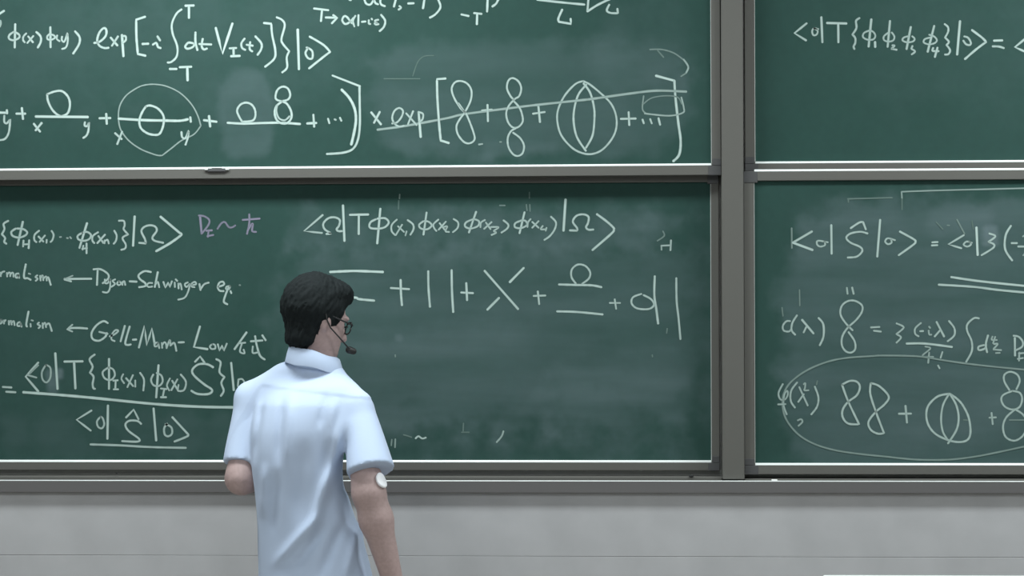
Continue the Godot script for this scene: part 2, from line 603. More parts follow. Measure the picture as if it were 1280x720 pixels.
func stroke(st: SurfaceTool, pts: Array, w: float, strength: float, tint: Color) -> void:
	lift += 0.000004
	if lift > 0.0011: lift = 0.0006
	var d0: Vector2 = (pts[0] - pts[1]).normalized(); var d1: Vector2 = (pts[-1] - pts[-2]).normalized()
	var line := [[pts[0] + d0 * w * 0.35, 0.45]]
	for q in pts: line.append([q, 1.0])
	line.append([pts[-1] + d1 * w * 0.35, 0.45])
	var prev := []
	for i in line.size():
		var t: Vector2 = (line[min(i + 1, line.size() - 1)][0] - line[max(i - 1, 0)][0]).normalized()
		var nn := Vector2(-t.y, t.x)
		var ww: float = w * line[i][1] * rng.randf_range(0.92, 1.08)
		var k := strength * rng.randf_range(0.86, 1.0)
		var core := BOARD_GREEN.lerp(tint, k)
		var rim := BOARD_GREEN.lerp(tint, k * 0.42)
		var row := []
		for e in [[-0.64, rim], [-0.30, core], [0.30, core], [0.64, rim]]:
			var q: Vector2 = line[i][0] + nn * ww * e[0]
			row.append([Vector3(q.x, q.y, lift), e[1]])
		if i:
			for j in 3:
				for v in [prev[j], row[j + 1], row[j], prev[j], prev[j + 1], row[j + 1]]:
					st.set_color(v[1])
					st.set_normal(Vector3(0, 0, 1))
					st.add_vertex(v[0])
		prev = row
var lift := 0.0006

func boards() -> void:
	M.cap = mat(Color(0.06, 0.061, 0.064), 0.5)
	var W := 3.6
	var H := 0.93
	# upper board beside the post (front track), hangs a little crooked
	var r0 := px(889, 204.2, FRONT); var l0 := px(0, 210.9, FRONT)
	var roll := atan2(r0.y - l0.y, r0.x - l0.x)
	var ul := board(Transform3D(Basis(Vector3.BACK, roll), r0), -1, W, H, FRONT, [
		[308, 140, 31, 55, 22, 7, 0.085], [660, 122, 200, 72, 60, 14, 0.075], [640, 155, 150, 40, 30, 14, 0.03], [800, 60, 60, 40, 30, 26, 0.05], [200, 60, 240, 70, 60, 60, 0.035], [650, 185, 45, 10, 6, 8, 0.05]], 11,
		"green sliding chalkboard with a crossed-out bracket of loop diagrams, hung above the purple note", 0.038, 0.03, 0.0305)
	# lower board beside the post (rear track)
	var ll := board(Transform3D(Basis(), px(889, 575.2, BACK)), -1, W, px(640, 229, BACK).y - px(889, 575.2, BACK).y, BACK, [
		[620, 420, 265, 125, 70, 45, 0.11], [600, 285, 240, 28, 20, 14, 0.07], [560, 470, 120, 60, 40, 30, 0.04], [770, 490, 90, 45, 30, 25, 0.05], [65, 478, 8, 15, 5, 4, 0.2], [75, 466, 4, 7, 3, 3, 0.3],
		[828, 280, 22, 14, 8, 8, 0.05], [497, 421, 5, 5, 4, 3, 0.1], [120, 420, 130, 130, 60, 60, 0.02], [150, 545, 150, 26, 10, 14, 0.05], [600, 560, 270, 14, 6, 10, 0.03]], 23,
		"green sliding chalkboard behind the person, carrying the purple chalk note", 0.033, 0.03, 0.0265)
	# upper board past the post (rear track)
	var ur := board(Transform3D(Basis(), px(944, 202, BACK)), 1, W, H, BACK, [[1200, 60, 110, 60, 40, 50, 0.02]], 37,
		"green sliding chalkboard almost empty with a single line of formula", 0.031, 0.03, 0.033)
	# lower board past the post (front track)
	var b := px(944, 578.6, FRONT)
	var lr := board(Transform3D(Basis(), b), 1, W, px(1100, 225.5, FRONT).y - b.y, FRONT, [
		[1180, 430, 205, 185, 110, 16, 0.135], [1130, 500, 140, 60, 40, 25, 0.03], [1238, 294, 9, 13, 4, 4, 0.22], [1200, 275, 40, 18, 10, 8, 0.06], [1060, 290, 70, 40, 25, 20, 0.03]], 41,
		"green sliding chalkboard with a big chalk oval drawn around diagrams", 0.036, 0.031, 0.034)
	# latch on the lower rail of the first board; its highlights are added as pale plates
	var lp: Vector3 = ul.transform.affine_inverse() * px(272, 211, FRONT)
	var st := start()
	add_box(st, lp + Vector3(-0.03, -0.012, 0.008), lp + Vector3(0.03, 0.0005, 0.02), 0.003)
	put(done(st), "latch", M.cap, ul)
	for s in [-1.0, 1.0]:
		put(box(lp + Vector3(s * 0.034 - 0.006, -0.006, 0.006), lp + Vector3(s * 0.034 + 0.006, 0.004, 0.021), 0.002), "latch_highlight", M.bead, ul)
	put(box(lp + Vector3(-0.016, 0.0005, 0.008), lp + Vector3(0.016, 0.004, 0.02), 0.0015), "latch_highlight", M.bead, ul)
	# fixed frame: post, tray, top rail, end posts
	var fx0 := px(902.6, 400, POST).x; var fx1 := px(930, 400, POST).x
	var tray_top := px(640, 601.6, 0.046).y
	var tray_bot := px(640, 616.2, 0.046).y
	var fr := base("chalkboard_frame", Vector3((fx0 + fx1) * 0.5, tray_bot, 0))
	tag(fr, "grey aluminium frame with centre post and chalk tray holding the sliding boards", "frame")
	var off := -fr.position
	var top := px(640, 210, FRONT).y + H + 0.12
	var xl := px(889, 400, 0).x - W - 0.1
	var xr := px(944, 400, 0).x + W + 0.1
	put(box(Vector3(fx0, tray_top + 0.006, WALL) + off, Vector3(fx1, top, POST) + off, 0.002), "post", M.alu, fr)
	put(box(Vector3(xl - 0.07, tray_top + 0.006, WALL) + off, Vector3(xl, top, POST) + off, 0.002), "post", M.alu, fr)
	put(box(Vector3(xr, tray_top + 0.006, WALL) + off, Vector3(xr + 0.07, top, POST) + off, 0.002), "post", M.alu, fr)
	put(box(Vector3(xl - 0.07, top, WALL) + off, Vector3(xr + 0.07, top + 0.07, POST + 0.01) + off, 0.002), "top_rail", M.alu, fr)
	var tr := put(box(Vector3(xl - 0.07, tray_bot, WALL) + off, Vector3(xr + 0.07, tray_top, 0.046) + off, 0.0015), "chalk_tray", M.tray, fr)
	put(bead_mesh(Vector3(xl - 0.07, tray_top, 0.034) + off, Vector3(xr + 0.07, tray_top, 0.034) + off, 0.0022, 0.012), "bead", M.bead, tr)  # highlight along the tray edge, put into the pale colour of this strip
	# track kerb behind the tray lip; the boards run just above it
	put(box(Vector3(xl, tray_top - 0.001, -0.066) + off, Vector3(fx0, tray_top + 0.0125, 0.018) + off, 0.002), "track", M.alu, tr)
	put(box(Vector3(fx1, tray_top - 0.001, -0.066) + off, Vector3(xr, tray_top + 0.007, 0.018) + off, 0.002), "track", M.alu, tr)
	for q in [[864, 594.6, 0.006], [146, 591.5, 0.003]]:
		var c := px(q[0], q[1], 0.016) + off
		put(box(c - Vector3(q[2] * 1.2, q[2] * 0.6, 0.006), c + Vector3(q[2] * 1.2, q[2] * 0.6, 0.006), 0.0012), "rubber_stop", M.black, tr)
	# chalk stub on the tray
	var cs := px(968, 597.6, 0.026)
	var stub := put(tube([Vector3(-0.009, 0, 0), Vector3(-0.008, 0, 0), Vector3(0.008, 0, 0.002), Vector3(0.009, 0, 0.002)], 0.003, 10), "chalk_stub", M.chalk_stick)
	stub.position = Vector3(cs.x, tray_top + 0.003, 0.026)
	tag(stub, "short white chalk stub lying on the tray beside the post", "chalk")
	writing(ul, ll, ur, lr)

func writing(ul: Node3D, ll: Node3D, ur: Node3D, lr: Node3D) -> void:
	var F := FRONT
	var R := BACK
	# ---- upper board with the crossed-out bracket
	var A := [0, 0, 6.4]
	chalk(ul, F, "chalk_formula", A, [
		[3, .9, -14, 118, 8, 103, 34, 86], [3, .6, 3, 165, 6, 190, -3, 215],
		[3, .9, 122, 192, 118, 382], [2.8, .8, 110, 255, 76, 280, 72, 308, 105, 322, 148, 307, 156, 282, 128, 260, 110, 255],
		[2.6, .8, 212, 266, 188, 292, 186, 322, 200, 340], [2.6, .85, 225, 290, 265, 340], [2.6, .85, 268, 287, 218, 345], [3, .9, 290, 255, 325, 292, 326, 335, 302, 382],
		[3, .9, 403, 216, 405, 380], [2.6, .85, 400, 270, 379, 290, 381, 313, 410, 318, 440, 302, 432, 284, 405, 274], [2.4, .8, 458, 282, 455, 312, 478, 330],
		[2.6, .85, 497, 292, 495, 320, 516, 332, 540, 265, 540, 265, 542, 330, 528, 378, 495, 392], [3, .9, 600, 250, 637, 298, 632, 355, 585, 430]], "chalk factors in round brackets")
	chalk(ul, F, "chalk_formula", A, [
		[3, .9, 752, 344, 800, 332, 846, 287, 850, 238, 828, 226, 795, 262, 778, 322, 795, 365, 835, 384, 870, 382], [3, .9, 885, 300, 940, 365], [2.8, .8, 945, 290, 895, 368],
		[3.2, .95, 976, 278, 988, 452], [2.8, .85, 976, 290, 1004, 290, 1006, 322, 978, 345], [3.2, .95, 1162, 134, 1090, 158, 1090, 158, 1092, 300, 1103, 432, 1103, 432, 1165, 446], [3.2, .9, 1138, 352, 1188, 350]], "chalk exponential opening a square bracket")
	chalk(ul, F, "chalk_formula", [180, 0, 6.4], [
		[3, .9, 70, 358, 98, 344, 112, 375, 135, 385], [3, .8, 107, 290, 130, 325], [2.8, .9, 302, 75, 260, 110, 224, 190, 230, 270, 266, 370, 262, 450, 220, 495, 188, 500],
		[3.2, .95, 330, 46, 400, 44], [3.2, .95, 360, 50, 360, 145], [3.2, .95, 205, 552, 262, 552], [3.2, .95, 285, 538, 380, 534], [3.4, 1, 347, 540, 349, 645],
		[3, .9, 395, 347, 355, 342, 330, 374, 350, 390, 392, 375, 408, 345], [3, .9, 412, 258, 412, 335, 428, 402], [3, .9, 470, 310, 462, 368, 478, 395, 505, 388], [3, .9, 440, 352, 540, 356],
		[3.4, 1, 574, 222, 628, 430, 628, 430, 708, 187], [2.8, .9, 683, 387, 740, 384], [3, .9, 716, 390, 718, 445], [3.2, .95, 695, 450, 768, 447],
		[2.8, .85, 806, 308, 780, 345, 785, 383, 812, 400], [2.8, .9, 850, 335, 846, 392, 868, 412], [2.8, .9, 820, 358, 872, 366], [3, .9, 890, 290, 938, 345, 938, 393, 908, 440],
		[3, .95, 958, 184, 1018, 190, 1018, 190, 1026, 280, 1050, 400, 1042, 470, 968, 535], [2.8, .95, 1060, 138, 1105, 160, 1126, 205, 1100, 310, 1112, 352, 1162, 410, 1162, 410, 1142, 460, 1145, 540, 1105, 580], [3.4, 1, 1230, 235, 1240, 555]], "chalk integral from minus T to T with closing brackets")
	chalk(ul, F, "chalk_formula", [340, 0, 6.4], [
		[2.8, .9, 288, 385, 268, 425, 290, 466, 322, 466, 324, 415, 300, 390, 275, 380], [3, .95, 300, 292, 410, 358, 465, 415, 465, 415, 400, 465, 296, 548]], "chalk ket bracket")
	chalk(ul, F, "chalk_formula", [340, 0, 6.4], [
		[2.8, .95, 335, 68, 452, 82], [3, .9, 400, 85, 392, 170], [2.8, .9, 428, 140, 520, 142], [2.8, .9, 488, 120, 522, 142, 522, 142, 478, 188],
		[2.8, .9, 655, 142, 620, 178, 585, 192, 562, 162, 578, 130, 602, 138, 632, 178, 655, 190], [2.4, .8, 668, 125, 648, 168, 660, 214], [2.8, .9, 692, 120, 690, 205], [2.8, .9, 718, 175, 750, 172],
		[2.6, .8, 775, 160, 775, 188, 790, 192], [2.6, .8, 796, 148, 802, 158], [2.6, .8, 852, 158, 826, 164, 830, 178, 845, 178, 822, 186, 832, 197, 854, 193], [2.8, .85, 872, 118, 905, 165, 895, 215, 860, 250],
		[2.8, .9, 740, 0, 755, 30, 788, 36, 815, -4, 815, -4, 828, 25, 850, 35], [2.8, .9, 872, -12, 866, 12, 876, 38, 905, 50], [2.8, .9, 992, -8, 975, 55], [2.8, .8, 1018, 48, 1032, 62, 1012, 78],
		[3, .9, 1088, 28, 1135, 26], [3, .9, 1220, -8, 1208, 68], [2.8, .9, 1325, -12, 1348, 55, 1310, 112, 1262, 142], [2.8, .7, 618, 0, 632, 2]], "chalk limit note at the top edge of the view")
	chalk(ul, F, "chalk_formula", [560, 0, 5.565], [
		[2.8, .9, 92, 100, 145, 112], [2.8, .85, 180, 91, 235, 97], [3, .95, 203, 95, 201, 170], [3, .95, 276, -8, 272, 82], [3, .9, 352, -8, 335, 25, 308, 46],
		[3, .9, 620, -2, 800, 18, 950, 32], [3, .9, 977, -8, 970, 80], [3, .9, 970, 80, 1040, 35, 1125, -6], [3, .95, 795, 66, 768, 128, 772, 152, 772, 152, 856, 166, 856, 166, 853, 130],
		[2.8, .85, 1122, 32, 1105, 72, 1130, 90, 1182, 92, 1182, 92, 1178, 60]], "chalk fragments of an upper line")
	chalk(ul, F, "chalk_diagram", [0, 96, 6.4], [
		[3.4, 1, -12, 286, 60, 288], [3, .9, 55, 265, 58, 295], [2.8, .8, 35, 310, 35, 360, 55, 372, 82, 340, 82, 340, 72, 440, 42, 495, -8, 508],
		[3, .95, 130, 295, 205, 295], [3, .95, 175, 248, 185, 340]], "chalk arrow end and plus sign")
	chalk(ul, F, "chalk_diagram", [0, 96, 6.4], [
		[3, .95, 378, 140, 378, 140, 440, 117, 498, 116, 545, 160, 560, 220, 546, 285, 508, 312, 470, 310, 420, 265, 385, 195, 378, 140], [3.4, 1, 285, 318, 705, 322],
		[3, .9, 270, 375, 322, 440], [3, .9, 335, 368, 285, 430], [2.8, .9, 680, 362, 678, 390, 698, 394, 712, 365, 712, 365, 708, 430, 692, 470, 665, 490], [3.2, .95, 795, 332, 885, 330], [3.2, .95, 850, 295, 855, 378]], "chalk tadpole diagram between x and y")
	chalk(ul, F, "chalk_diagram", [180, 96, 6.4], [
		[1.9, .52, 455, 392, 430, 310, 380, 220, 290, 130, 180, 76, 80, 60, 0, 68, -60, 92, -142, 150, -192, 230, -204, 320, -187, 420, -122, 510, -32, 575, 50, 610, 108, 628, 145, 630, 145, 630, 220, 572, 300, 510, 400, 460, 455, 392],
		[3.4, 1, -204, 335, 0, 347, 160, 350, 285, 352, 352, 340], [3, .9, 370, 322, 375, 362], [3, .95, 15, 238, 50, 230, 108, 252, 150, 300, 160, 350, 145, 420, 115, 462, 50, 460, 0, 435, -30, 400, -36, 345, -15, 285, 15, 238],
		[2.8, .85, -232, 450, -177, 500], [2.8, .85, -174, 438, -214, 540], [2.8, .85, 300, 440, 306, 483, 332, 490, 358, 432, 358, 432, 350, 490, 332, 545], [3.2, .95, 478, 347, 582, 360], [3.2, .95, 520, 312, 530, 400]], "chalk bubble diagram inside a thin circle")
	chalk(ul, F, "chalk_diagram", [180, 96, 6.4], [
		[3.2, 1, 668, 368, 800, 375, 950, 370, 1100, 368, 1250, 378], [2.8, .9, 785, 358, 762, 320, 745, 270, 770, 225, 815, 207, 860, 222, 888, 265, 890, 320, 865, 352, 790, 360],
		[2.8, .9, 1102, 196, 1065, 185, 1052, 160, 1068, 105, 1110, 79, 1152, 95, 1170, 145, 1152, 182, 1102, 196], [3, .95, 1105, 198, 1060, 235, 1046, 290, 1062, 345, 1100, 372, 1150, 368, 1180, 325, 1175, 270, 1142, 215, 1105, 198],
		[2.4, .8, 1065, 225, 1060, 280, 1082, 333, 1128, 347, 1165, 315]], "chalk loop and figure eight standing on one line")
	chalk(ul, F, "chalk_formula", [360, 90, 6.4], [
		[3.2, .95, 152, 412, 228, 408], [2.8, .9, 203, 340, 210, 440], [2.6, .85, 320, 372, 332, 412], [2.6, .7, 371, 378, 384, 384], [2.8, .85, 415, 365, 428, 392],
		[3.6, 1, 428, 140, 490, 207, 532, 290, 544, 380, 530, 480, 506, 582], [2.8, .95, 355, 28, 578, 115], [3, .9, 572, 112, 574, 250, 575, 420, 560, 540, 520, 615, 440, 646, 310, 656]], "chalk dots and closing bracket")
	chalk(ul, F, "chalk_formula", [360, 90, 6.4], [
		[3, .9, 665, 322, 745, 420], [3, .85, 735, 318, 688, 408], [2.6, .8, 832, 412, 872, 403, 908, 360, 920, 312, 890, 288, 852, 312, 834, 365, 850, 410, 888, 436, 930, 430], [2.6, .8, 945, 330, 1030, 426], [2.6, .8, 1002, 312, 960, 418],
		[3.2, .9, 1045, 318, 1062, 522], [2.6, .8, 1045, 320, 1080, 336, 1076, 378, 1050, 400], [3.2, .95, 1262, 52, 1192, 58, 1192, 58, 1195, 200, 1208, 400, 1222, 548, 1222, 548, 1288, 569]], "chalk times exponential")
	chalk(ul, F, "chalk_diagram", [530, 90, 6.4], [
		[2.6, .85, 325, 322, 285, 280, 238, 200, 222, 132, 250, 82, 300, 73, 350, 97, 380, 152, 372, 232, 325, 325, 285, 380, 260, 435, 272, 500, 320, 560, 368, 570, 404, 540, 395, 480, 345, 350, 318, 310, 275, 250],
		[2.4, .8, 462, 308, 545, 300], [3, .85, 508, 262, 512, 395], [2.4, .6, 438, 580, 468, 576], [2, .4, 606, 560, 620, 560]], "chalk figure-eight vacuum diagram and plus")
	chalk(ul, F, "chalk_diagram", [530, 90, 6.4], [
		[2.6, .8, 720, 224, 690, 190, 664, 130, 675, 70, 710, 49, 755, 75, 778, 130, 762, 192, 725, 218, 678, 272, 658, 330, 672, 400, 710, 443, 755, 440, 790, 395, 782, 330, 760, 280, 720, 235],
		[2.6, .8, 735, 450, 695, 475, 670, 530, 676, 600, 710, 655, 750, 672, 788, 650, 800, 590, 770, 530, 712, 485], [2.6, .8, 870, 334, 968, 320], [3, .85, 915, 272, 928, 402]], "chalk chain of three loops and plus")
	chalk(ul, F, "chalk_diagram", [680, 50, 4.614], [
		[2.6, .8, 225, 237, 180, 255, 120, 320, 82, 400, 77, 470, 100, 550, 160, 620, 220, 652, 280, 657, 340, 630, 395, 565, 418, 500, 414, 430, 385, 365, 330, 310, 265, 257, 225, 237],
		[2.8, .85, 245, 257, 200, 312, 176, 390, 171, 470, 190, 560, 242, 640], [2.8, .85, 228, 250, 265, 302, 287, 380, 291, 450, 280, 550, 242, 622], [2.8, .9, 442, 455, 530, 453], [2.8, .9, 488, 415, 492, 492],
		[2.6, .85, 568, 458, 576, 482], [2.6, .85, 612, 455, 622, 482], [2.8, .9, 660, 450, 670, 490]], "chalk lens-shaped diagram and dots")
	chalk(ul, F, "chalk_formula", [680, 50, 4.614], [
		[3.2, 1, 645, 206, 752, 235], [3.2, .95, 752, 234, 758, 330, 775, 480, 788, 580, 780, 660, 745, 700],
		[2, .32, 610, 55, 680, 55, 750, 76, 812, 120], [2.4, .6, 805, 112, 832, 155, 818, 192], [2, .35, 818, 192, 790, 210], [2, .25, 655, 60, 690, 100],
		[2, .42, 575, 322, 568, 398, 590, 425], [2.2, .62, 580, 424, 720, 437, 800, 420, 806, 390, 792, 330], [1.8, .32, 572, 370, 620, 335, 700, 322, 770, 330, 795, 370]], "chalk closing bracket over a half-erased oval")
	chalk(ul, F, "chalk_strike", [0, 0, 1], [
		[3.2, .58, 471.7, 162.2, 500.6, 158.4, 525.6, 154, 560, 147.5, 580, 142.8, 633, 135.8, 670.6, 131.2, 730, 124.9, 745, 123, 788, 116.9, 821, 113.4, 858, 114.6],
		[1.8, .16, 480, 98.5, 525, 98.5], [1.8, .14, 516, 95, 522, 78, 530, 70.5, 542, 69.5]], "long chalk line crossing out the bracket")
	# ---- upper board, single formula
	chalk(ur, R, "chalk_formula", [980, 10, 8], [
		[2.8, .8, 228, 152, 105, 252, 105, 252, 222, 325], [2.4, .75, 345, 212, 300, 204, 281, 235, 295, 272, 326, 265, 336, 228, 300, 202], [3, .8, 373, 90, 384, 345], [3, .85, 428, 150, 626, 155], [3, .85, 542, 160, 544, 345],
		[2.8, .7, 756, 100, 720, 130, 724, 200, 684, 266, 684, 266, 712, 300, 712, 350, 696, 385, 705, 412], [3, .75, 873, 112, 846, 388], [2.4, .68, 850, 226, 800, 250, 790, 290, 832, 316, 890, 315, 913, 282, 898, 245, 862, 222], [3, .85, 910, 338, 912, 392],
		[3, .75, 1060, 128, 1036, 390], [2.4, .68, 1045, 246, 1000, 282, 1000, 320, 1042, 336, 1090, 325, 1104, 290, 1088, 258, 1075, 244], [2.6, .8, 1082, 374, 1106, 378, 1072, 408, 1072, 408, 1128, 418]], "chalk vacuum bracket with four fields, first half")
	chalk(ur, R, "chalk_formula", [1120, 10, 8], [
		[3, .75, 148, 188, 105, 412], [2.4, .7, 130, 281, 78, 296, 66, 325, 110, 343, 168, 335, 186, 308, 160, 282], [2.6, .7, 165, 378, 153, 408, 153, 408, 190, 435, 155, 465],
		[3, .75, 382, 178, 316, 440], [2.4, .7, 330, 267, 380, 285, 408, 320, 388, 350, 330, 364, 278, 345, 288, 312, 340, 296], [2.8, .8, 372, 398, 366, 428, 428, 432], [2.8, .8, 415, 395, 388, 492],
		[2.6, .8, 485, 160, 520, 192, 520, 240, 490, 296, 490, 296, 528, 338, 505, 370, 505, 370, 540, 420, 525, 460, 488, 466], [3, .85, 640, 130, 611, 468], [2.6, .75, 680, 284, 720, 298, 748, 345, 738, 370, 700, 362, 672, 325],
		[3, .85, 758, 220, 860, 297, 900, 340, 900, 340, 800, 415, 688, 512], [3, .85, 978, 327, 1065, 324], [2.8, .75, 965, 384, 1030, 386, 1080, 402], [2.8, .8, 1310, 292, 1190, 392, 1190, 392, 1300, 442]], "chalk closing bracket and equals sign")
	# ---- lower board behind the person
	chalk(ll, R, "chalk_formula", [0, 255, 7.53], [
		[2.8, .75, 80, 158, 35, 187, 42, 235, 18, 285, 18, 285, 48, 320, 40, 355, 62, 375], [3, .75, 216, 165, 166, 388], [2.8, .72, 150, 231, 108, 262, 120, 300, 180, 316, 238, 296, 256, 266, 220, 237, 160, 231],
		[2.6, .75, 222, 342, 218, 402], [2.8, .8, 275, 340, 270, 418], [2.4, .75, 220, 380, 272, 378], [2.6, .75, 370, 250, 327, 290, 324, 338, 345, 360], [2.6, .75, 362, 305, 410, 355], [2.4, .7, 425, 295, 372, 358], [2.4, .75, 440, 335, 438, 368],
		[2.6, .7, 485, 252, 505, 290, 494, 338, 475, 358], [2.2, .5, 562, 312, 578, 310], [2.2, .5, 628, 320, 642, 322], [2.2, .5, 658, 310, 672, 325], [3, .8, 820, 178, 748, 415], [2.8, .72, 775, 271, 732, 300, 742, 335, 800, 346, 845, 325, 856, 290, 820, 263, 775, 271],
		[2.4, .75, 785, 390, 778, 432], [2.8, .8, 815, 370, 815, 465], [2.4, .75, 772, 422, 822, 415], [2.6, .75, 925, 265, 876, 300, 870, 343, 890, 370], [2.6, .75, 925, 300, 975, 368], [2.6, .75, 990, 287, 915, 370],
		[2.4, .75, 985, 340, 985, 372], [2.4, .75, 985, 352, 1012, 337, 1025, 374], [2.6, .75, 1075, 250, 1098, 295, 1092, 345, 1070, 375],
		[2.6, .75, 1118, 158, 1165, 160, 1174, 200, 1165, 238, 1206, 286, 1206, 286, 1154, 320, 1184, 380, 1178, 418, 1140, 432], [3.2, .85, 1268, 115, 1253, 395]], "chalk braces around two fields")
	chalk(ll, R, "chalk_formula", [160, 255, 7.11], [
		[2.8, .75, 98, 345, 160, 350, 160, 350, 150, 310, 120, 245, 142, 206, 195, 189, 243, 202, 255, 240, 218, 296, 238, 327, 315, 345], [3.4, .85, 288, 112, 466, 262], [3.4, .85, 466, 262, 470, 278, 380, 345, 250, 420]], "chalk omega ket")
	chalk(ll, R, "chalk_note", [160, 255, 7.11], [
		[2.8, .75, 640, 100, 655, 265], [2.6, .65, 628, 102, 680, 110, 722, 142, 714, 188, 655, 264], [2.6, .75, 695, 238, 748, 234], [2.4, .7, 716, 240, 710, 295], [2.6, .7, 705, 286, 760, 275],
		[2.6, .6, 795, 222, 830, 172, 862, 162, 895, 204, 925, 208, 955, 190], [2.8, .8, 1018, 142, 1172, 130], [2.6, .7, 1078, 90, 1078, 170, 1058, 268], [2.6, .75, 1062, 240, 1098, 182, 1110, 182, 1104, 240, 1140, 248]], "purple chalk note", Color(0.28, 0.25, 0.36))
	chalk(ll, R, "chalk_formula", [0, 320, 6.859], [
		[2.4, .7, -20, 150, -8, 170], [2.4, .7, 2, 140, 8, 176], [2.4, .7, 8, 160, 20, 138, 40, 132], [2.4, .75, 60, 143, 62, 178], [2.4, .75, 62, 160, 78, 142, 89, 150, 88, 176], [2.4, .75, 90, 158, 106, 142, 115, 152, 116, 180],
		[2.4, .75, 162, 150, 138, 154, 134, 178, 150, 187, 162, 160, 162, 160, 166, 190], [2.8, .8, 222, 70, 207, 150, 210, 190, 235, 190, 265, 205], [2.2, .6, 245, 150, 262, 155],
		[2.4, .75, 322, 165, 305, 180, 324, 196, 305, 214], [2.4, .75, 344, 168, 349, 212], [2.4, .75, 349, 188, 366, 166, 372, 210], [2.4, .75, 374, 192, 396, 176, 402, 212], [2.6, .8, 402, 192, 416, 186, 436, 250],
		[3, .8, 552, 197, 785, 195], [2.2, .55, 625, 168, 552, 200], [2.6, .75, 552, 202, 612, 218], [2.8, .8, 838, 115, 832, 250], [2.6, .75, 800, 115, 860, 113, 922, 150, 930, 190, 880, 235],
		[2.4, .75, 900, 200, 900, 230, 924, 232, 944, 198, 944, 198, 944, 270, 922, 312, 880, 308], [2.4, .75, 990, 200, 966, 214, 986, 240, 955, 265], [2.4, .75, 1020, 215, 1004, 235, 1020, 250, 1040, 235, 1020, 215], [2.4, .75, 1050, 220, 1050, 250], [2.4, .75, 1050, 232, 1066, 216, 1075, 250]], "chalk words with an arrow, upper of two lines")
	chalk(ll, R, "chalk_formula", [150, 330, 6.547], [
		[2.8, .8, 78, 142, 138, 145], [2.8, .8, 255, 66, 200, 59, 153, 92, 165, 125, 205, 155, 208, 180, 155, 190], [2.4, .75, 266, 156, 236, 156, 221, 174, 236, 188, 266, 184], [2.8, .8, 310, 65, 285, 190], [2.6, .75, 290, 168, 308, 147, 316, 165, 322, 192],
		[2.4, .75, 355, 145, 372, 195, 372, 195, 395, 150, 395, 150, 408, 190, 408, 190, 426, 140], [2.4, .75, 448, 150, 450, 190], [2.6, .75, 455, 125, 470, 140], [2.4, .75, 478, 158, 480, 202], [2.4, .75, 480, 172, 496, 162, 506, 210],
		[2.4, .75, 556, 150, 531, 165, 544, 188, 572, 162, 572, 162, 560, 220, 530, 275, 475, 292], [2.4, .75, 590, 172, 622, 166, 615, 147, 592, 156, 586, 183, 612, 190], [2.6, .75, 650, 162, 660, 215], [2.6, .75, 660, 205, 690, 166, 728, 152],
		[2.6, .8, 805, 186, 850, 170, 844, 146, 815, 152, 800, 190, 816, 218, 850, 222], [2.4, .75, 902, 180, 872, 186, 870, 205, 894, 204, 902, 180], [2.8, .8, 890, 188, 865, 250, 850, 308, 880, 330], [2.6, .8, 904, 220, 912, 240], [2.2, .35, 976, 172, 986, 174]], "chalk words ending in eq.")
	chalk(ll, R, "chalk_formula", [0, 320, 6.859], [
		[2.4, .7, 10, 545, -5, 562, 5, 580, 18, 565, 10, 545], [2.4, .7, 35, 550, 35, 582], [2.4, .7, 35, 565, 50, 548], [2.4, .75, 75, 555, 78, 590], [2.4, .75, 78, 572, 94, 556, 101, 590], [2.4, .75, 101, 572, 118, 558, 126, 595],
		[2.4, .75, 172, 566, 152, 575, 150, 598, 174, 598, 176, 570, 176, 570, 186, 608], [2.8, .8, 245, 475, 226, 580, 232, 606], [2.4, .7, 262, 580, 264, 608], [2.2, .6, 268, 550, 285, 555], [2.4, .75, 336, 570, 322, 585, 346, 600, 330, 620],
		[2.4, .75, 365, 575, 368, 620], [2.4, .75, 368, 592, 386, 573, 396, 612], [2.6, .75, 396, 592, 422, 580, 445, 645], [2.8, .8, 580, 626, 612, 618, 680, 617, 750, 622], [2.4, .7, 622, 588, 575, 630, 575, 630, 622, 648],
		[2.8, .8, 926, 576, 886, 559, 826, 596, 786, 660, 796, 712, 850, 726, 903, 692, 916, 658], [2.6, .75, 850, 650, 925, 668], [2.4, .75, 940, 690, 985, 670, 1014, 642, 990, 636, 962, 670, 956, 714, 985, 730]], "chalk words with an arrow, lower of two lines")
	chalk(ll, R, "chalk_formula", [150, 330, 6.547], [
		[2.8, .8, 40, 505, 5, 635], [2.8, .8, 80, 510, 44, 640, 60, 662, 90, 658], [2.8, .8, 103, 620, 135, 618], [2.8, .8, 155, 685, 200, 505, 200, 505, 220, 665, 220, 665, 262, 525, 262, 525, 285, 662],
		[2.4, .75, 308, 642, 284, 650, 286, 674, 308, 668, 312, 642, 312, 642, 322, 690], [2.4, .75, 342, 645, 346, 688], [2.4, .75, 346, 662, 364, 640, 378, 655, 381, 690], [2.4, .75, 381, 690, 408, 622, 413, 670], [2.6, .75, 415, 666, 445, 646, 462, 712],
		[2.8, .8, 478, 642, 525, 640], [3, .85, 655, 510, 605, 680, 605, 680, 718, 697], [2.4, .75, 755, 656, 736, 675, 750, 695, 780, 690, 776, 662, 755, 656], [2.4, .75, 800, 655, 815, 710, 815, 710, 835, 667, 835, 667, 850, 710, 850, 710, 875, 650]], "chalk hyphenated words")
	chalk(ll, R, "chalk_formula", [0, 400, 3.6], [
		[2.8, .8, 1110, 55, 1055, 132], [2.4, .75, 1072, 105, 1105, 102], [2.4, .75, 1088, 108, 1080, 142, 1100, 150, 1096, 132], [2.8, .8, 1128, 96, 1182, 92], [2.8, .8, 1148, 72, 1155, 112, 1170, 160, 1192, 178], [2.4, .75, 1138, 118, 1138, 148, 1165, 144], [2.8, .8, 1180, 68, 1196, 92]], "two chalk ideographs")
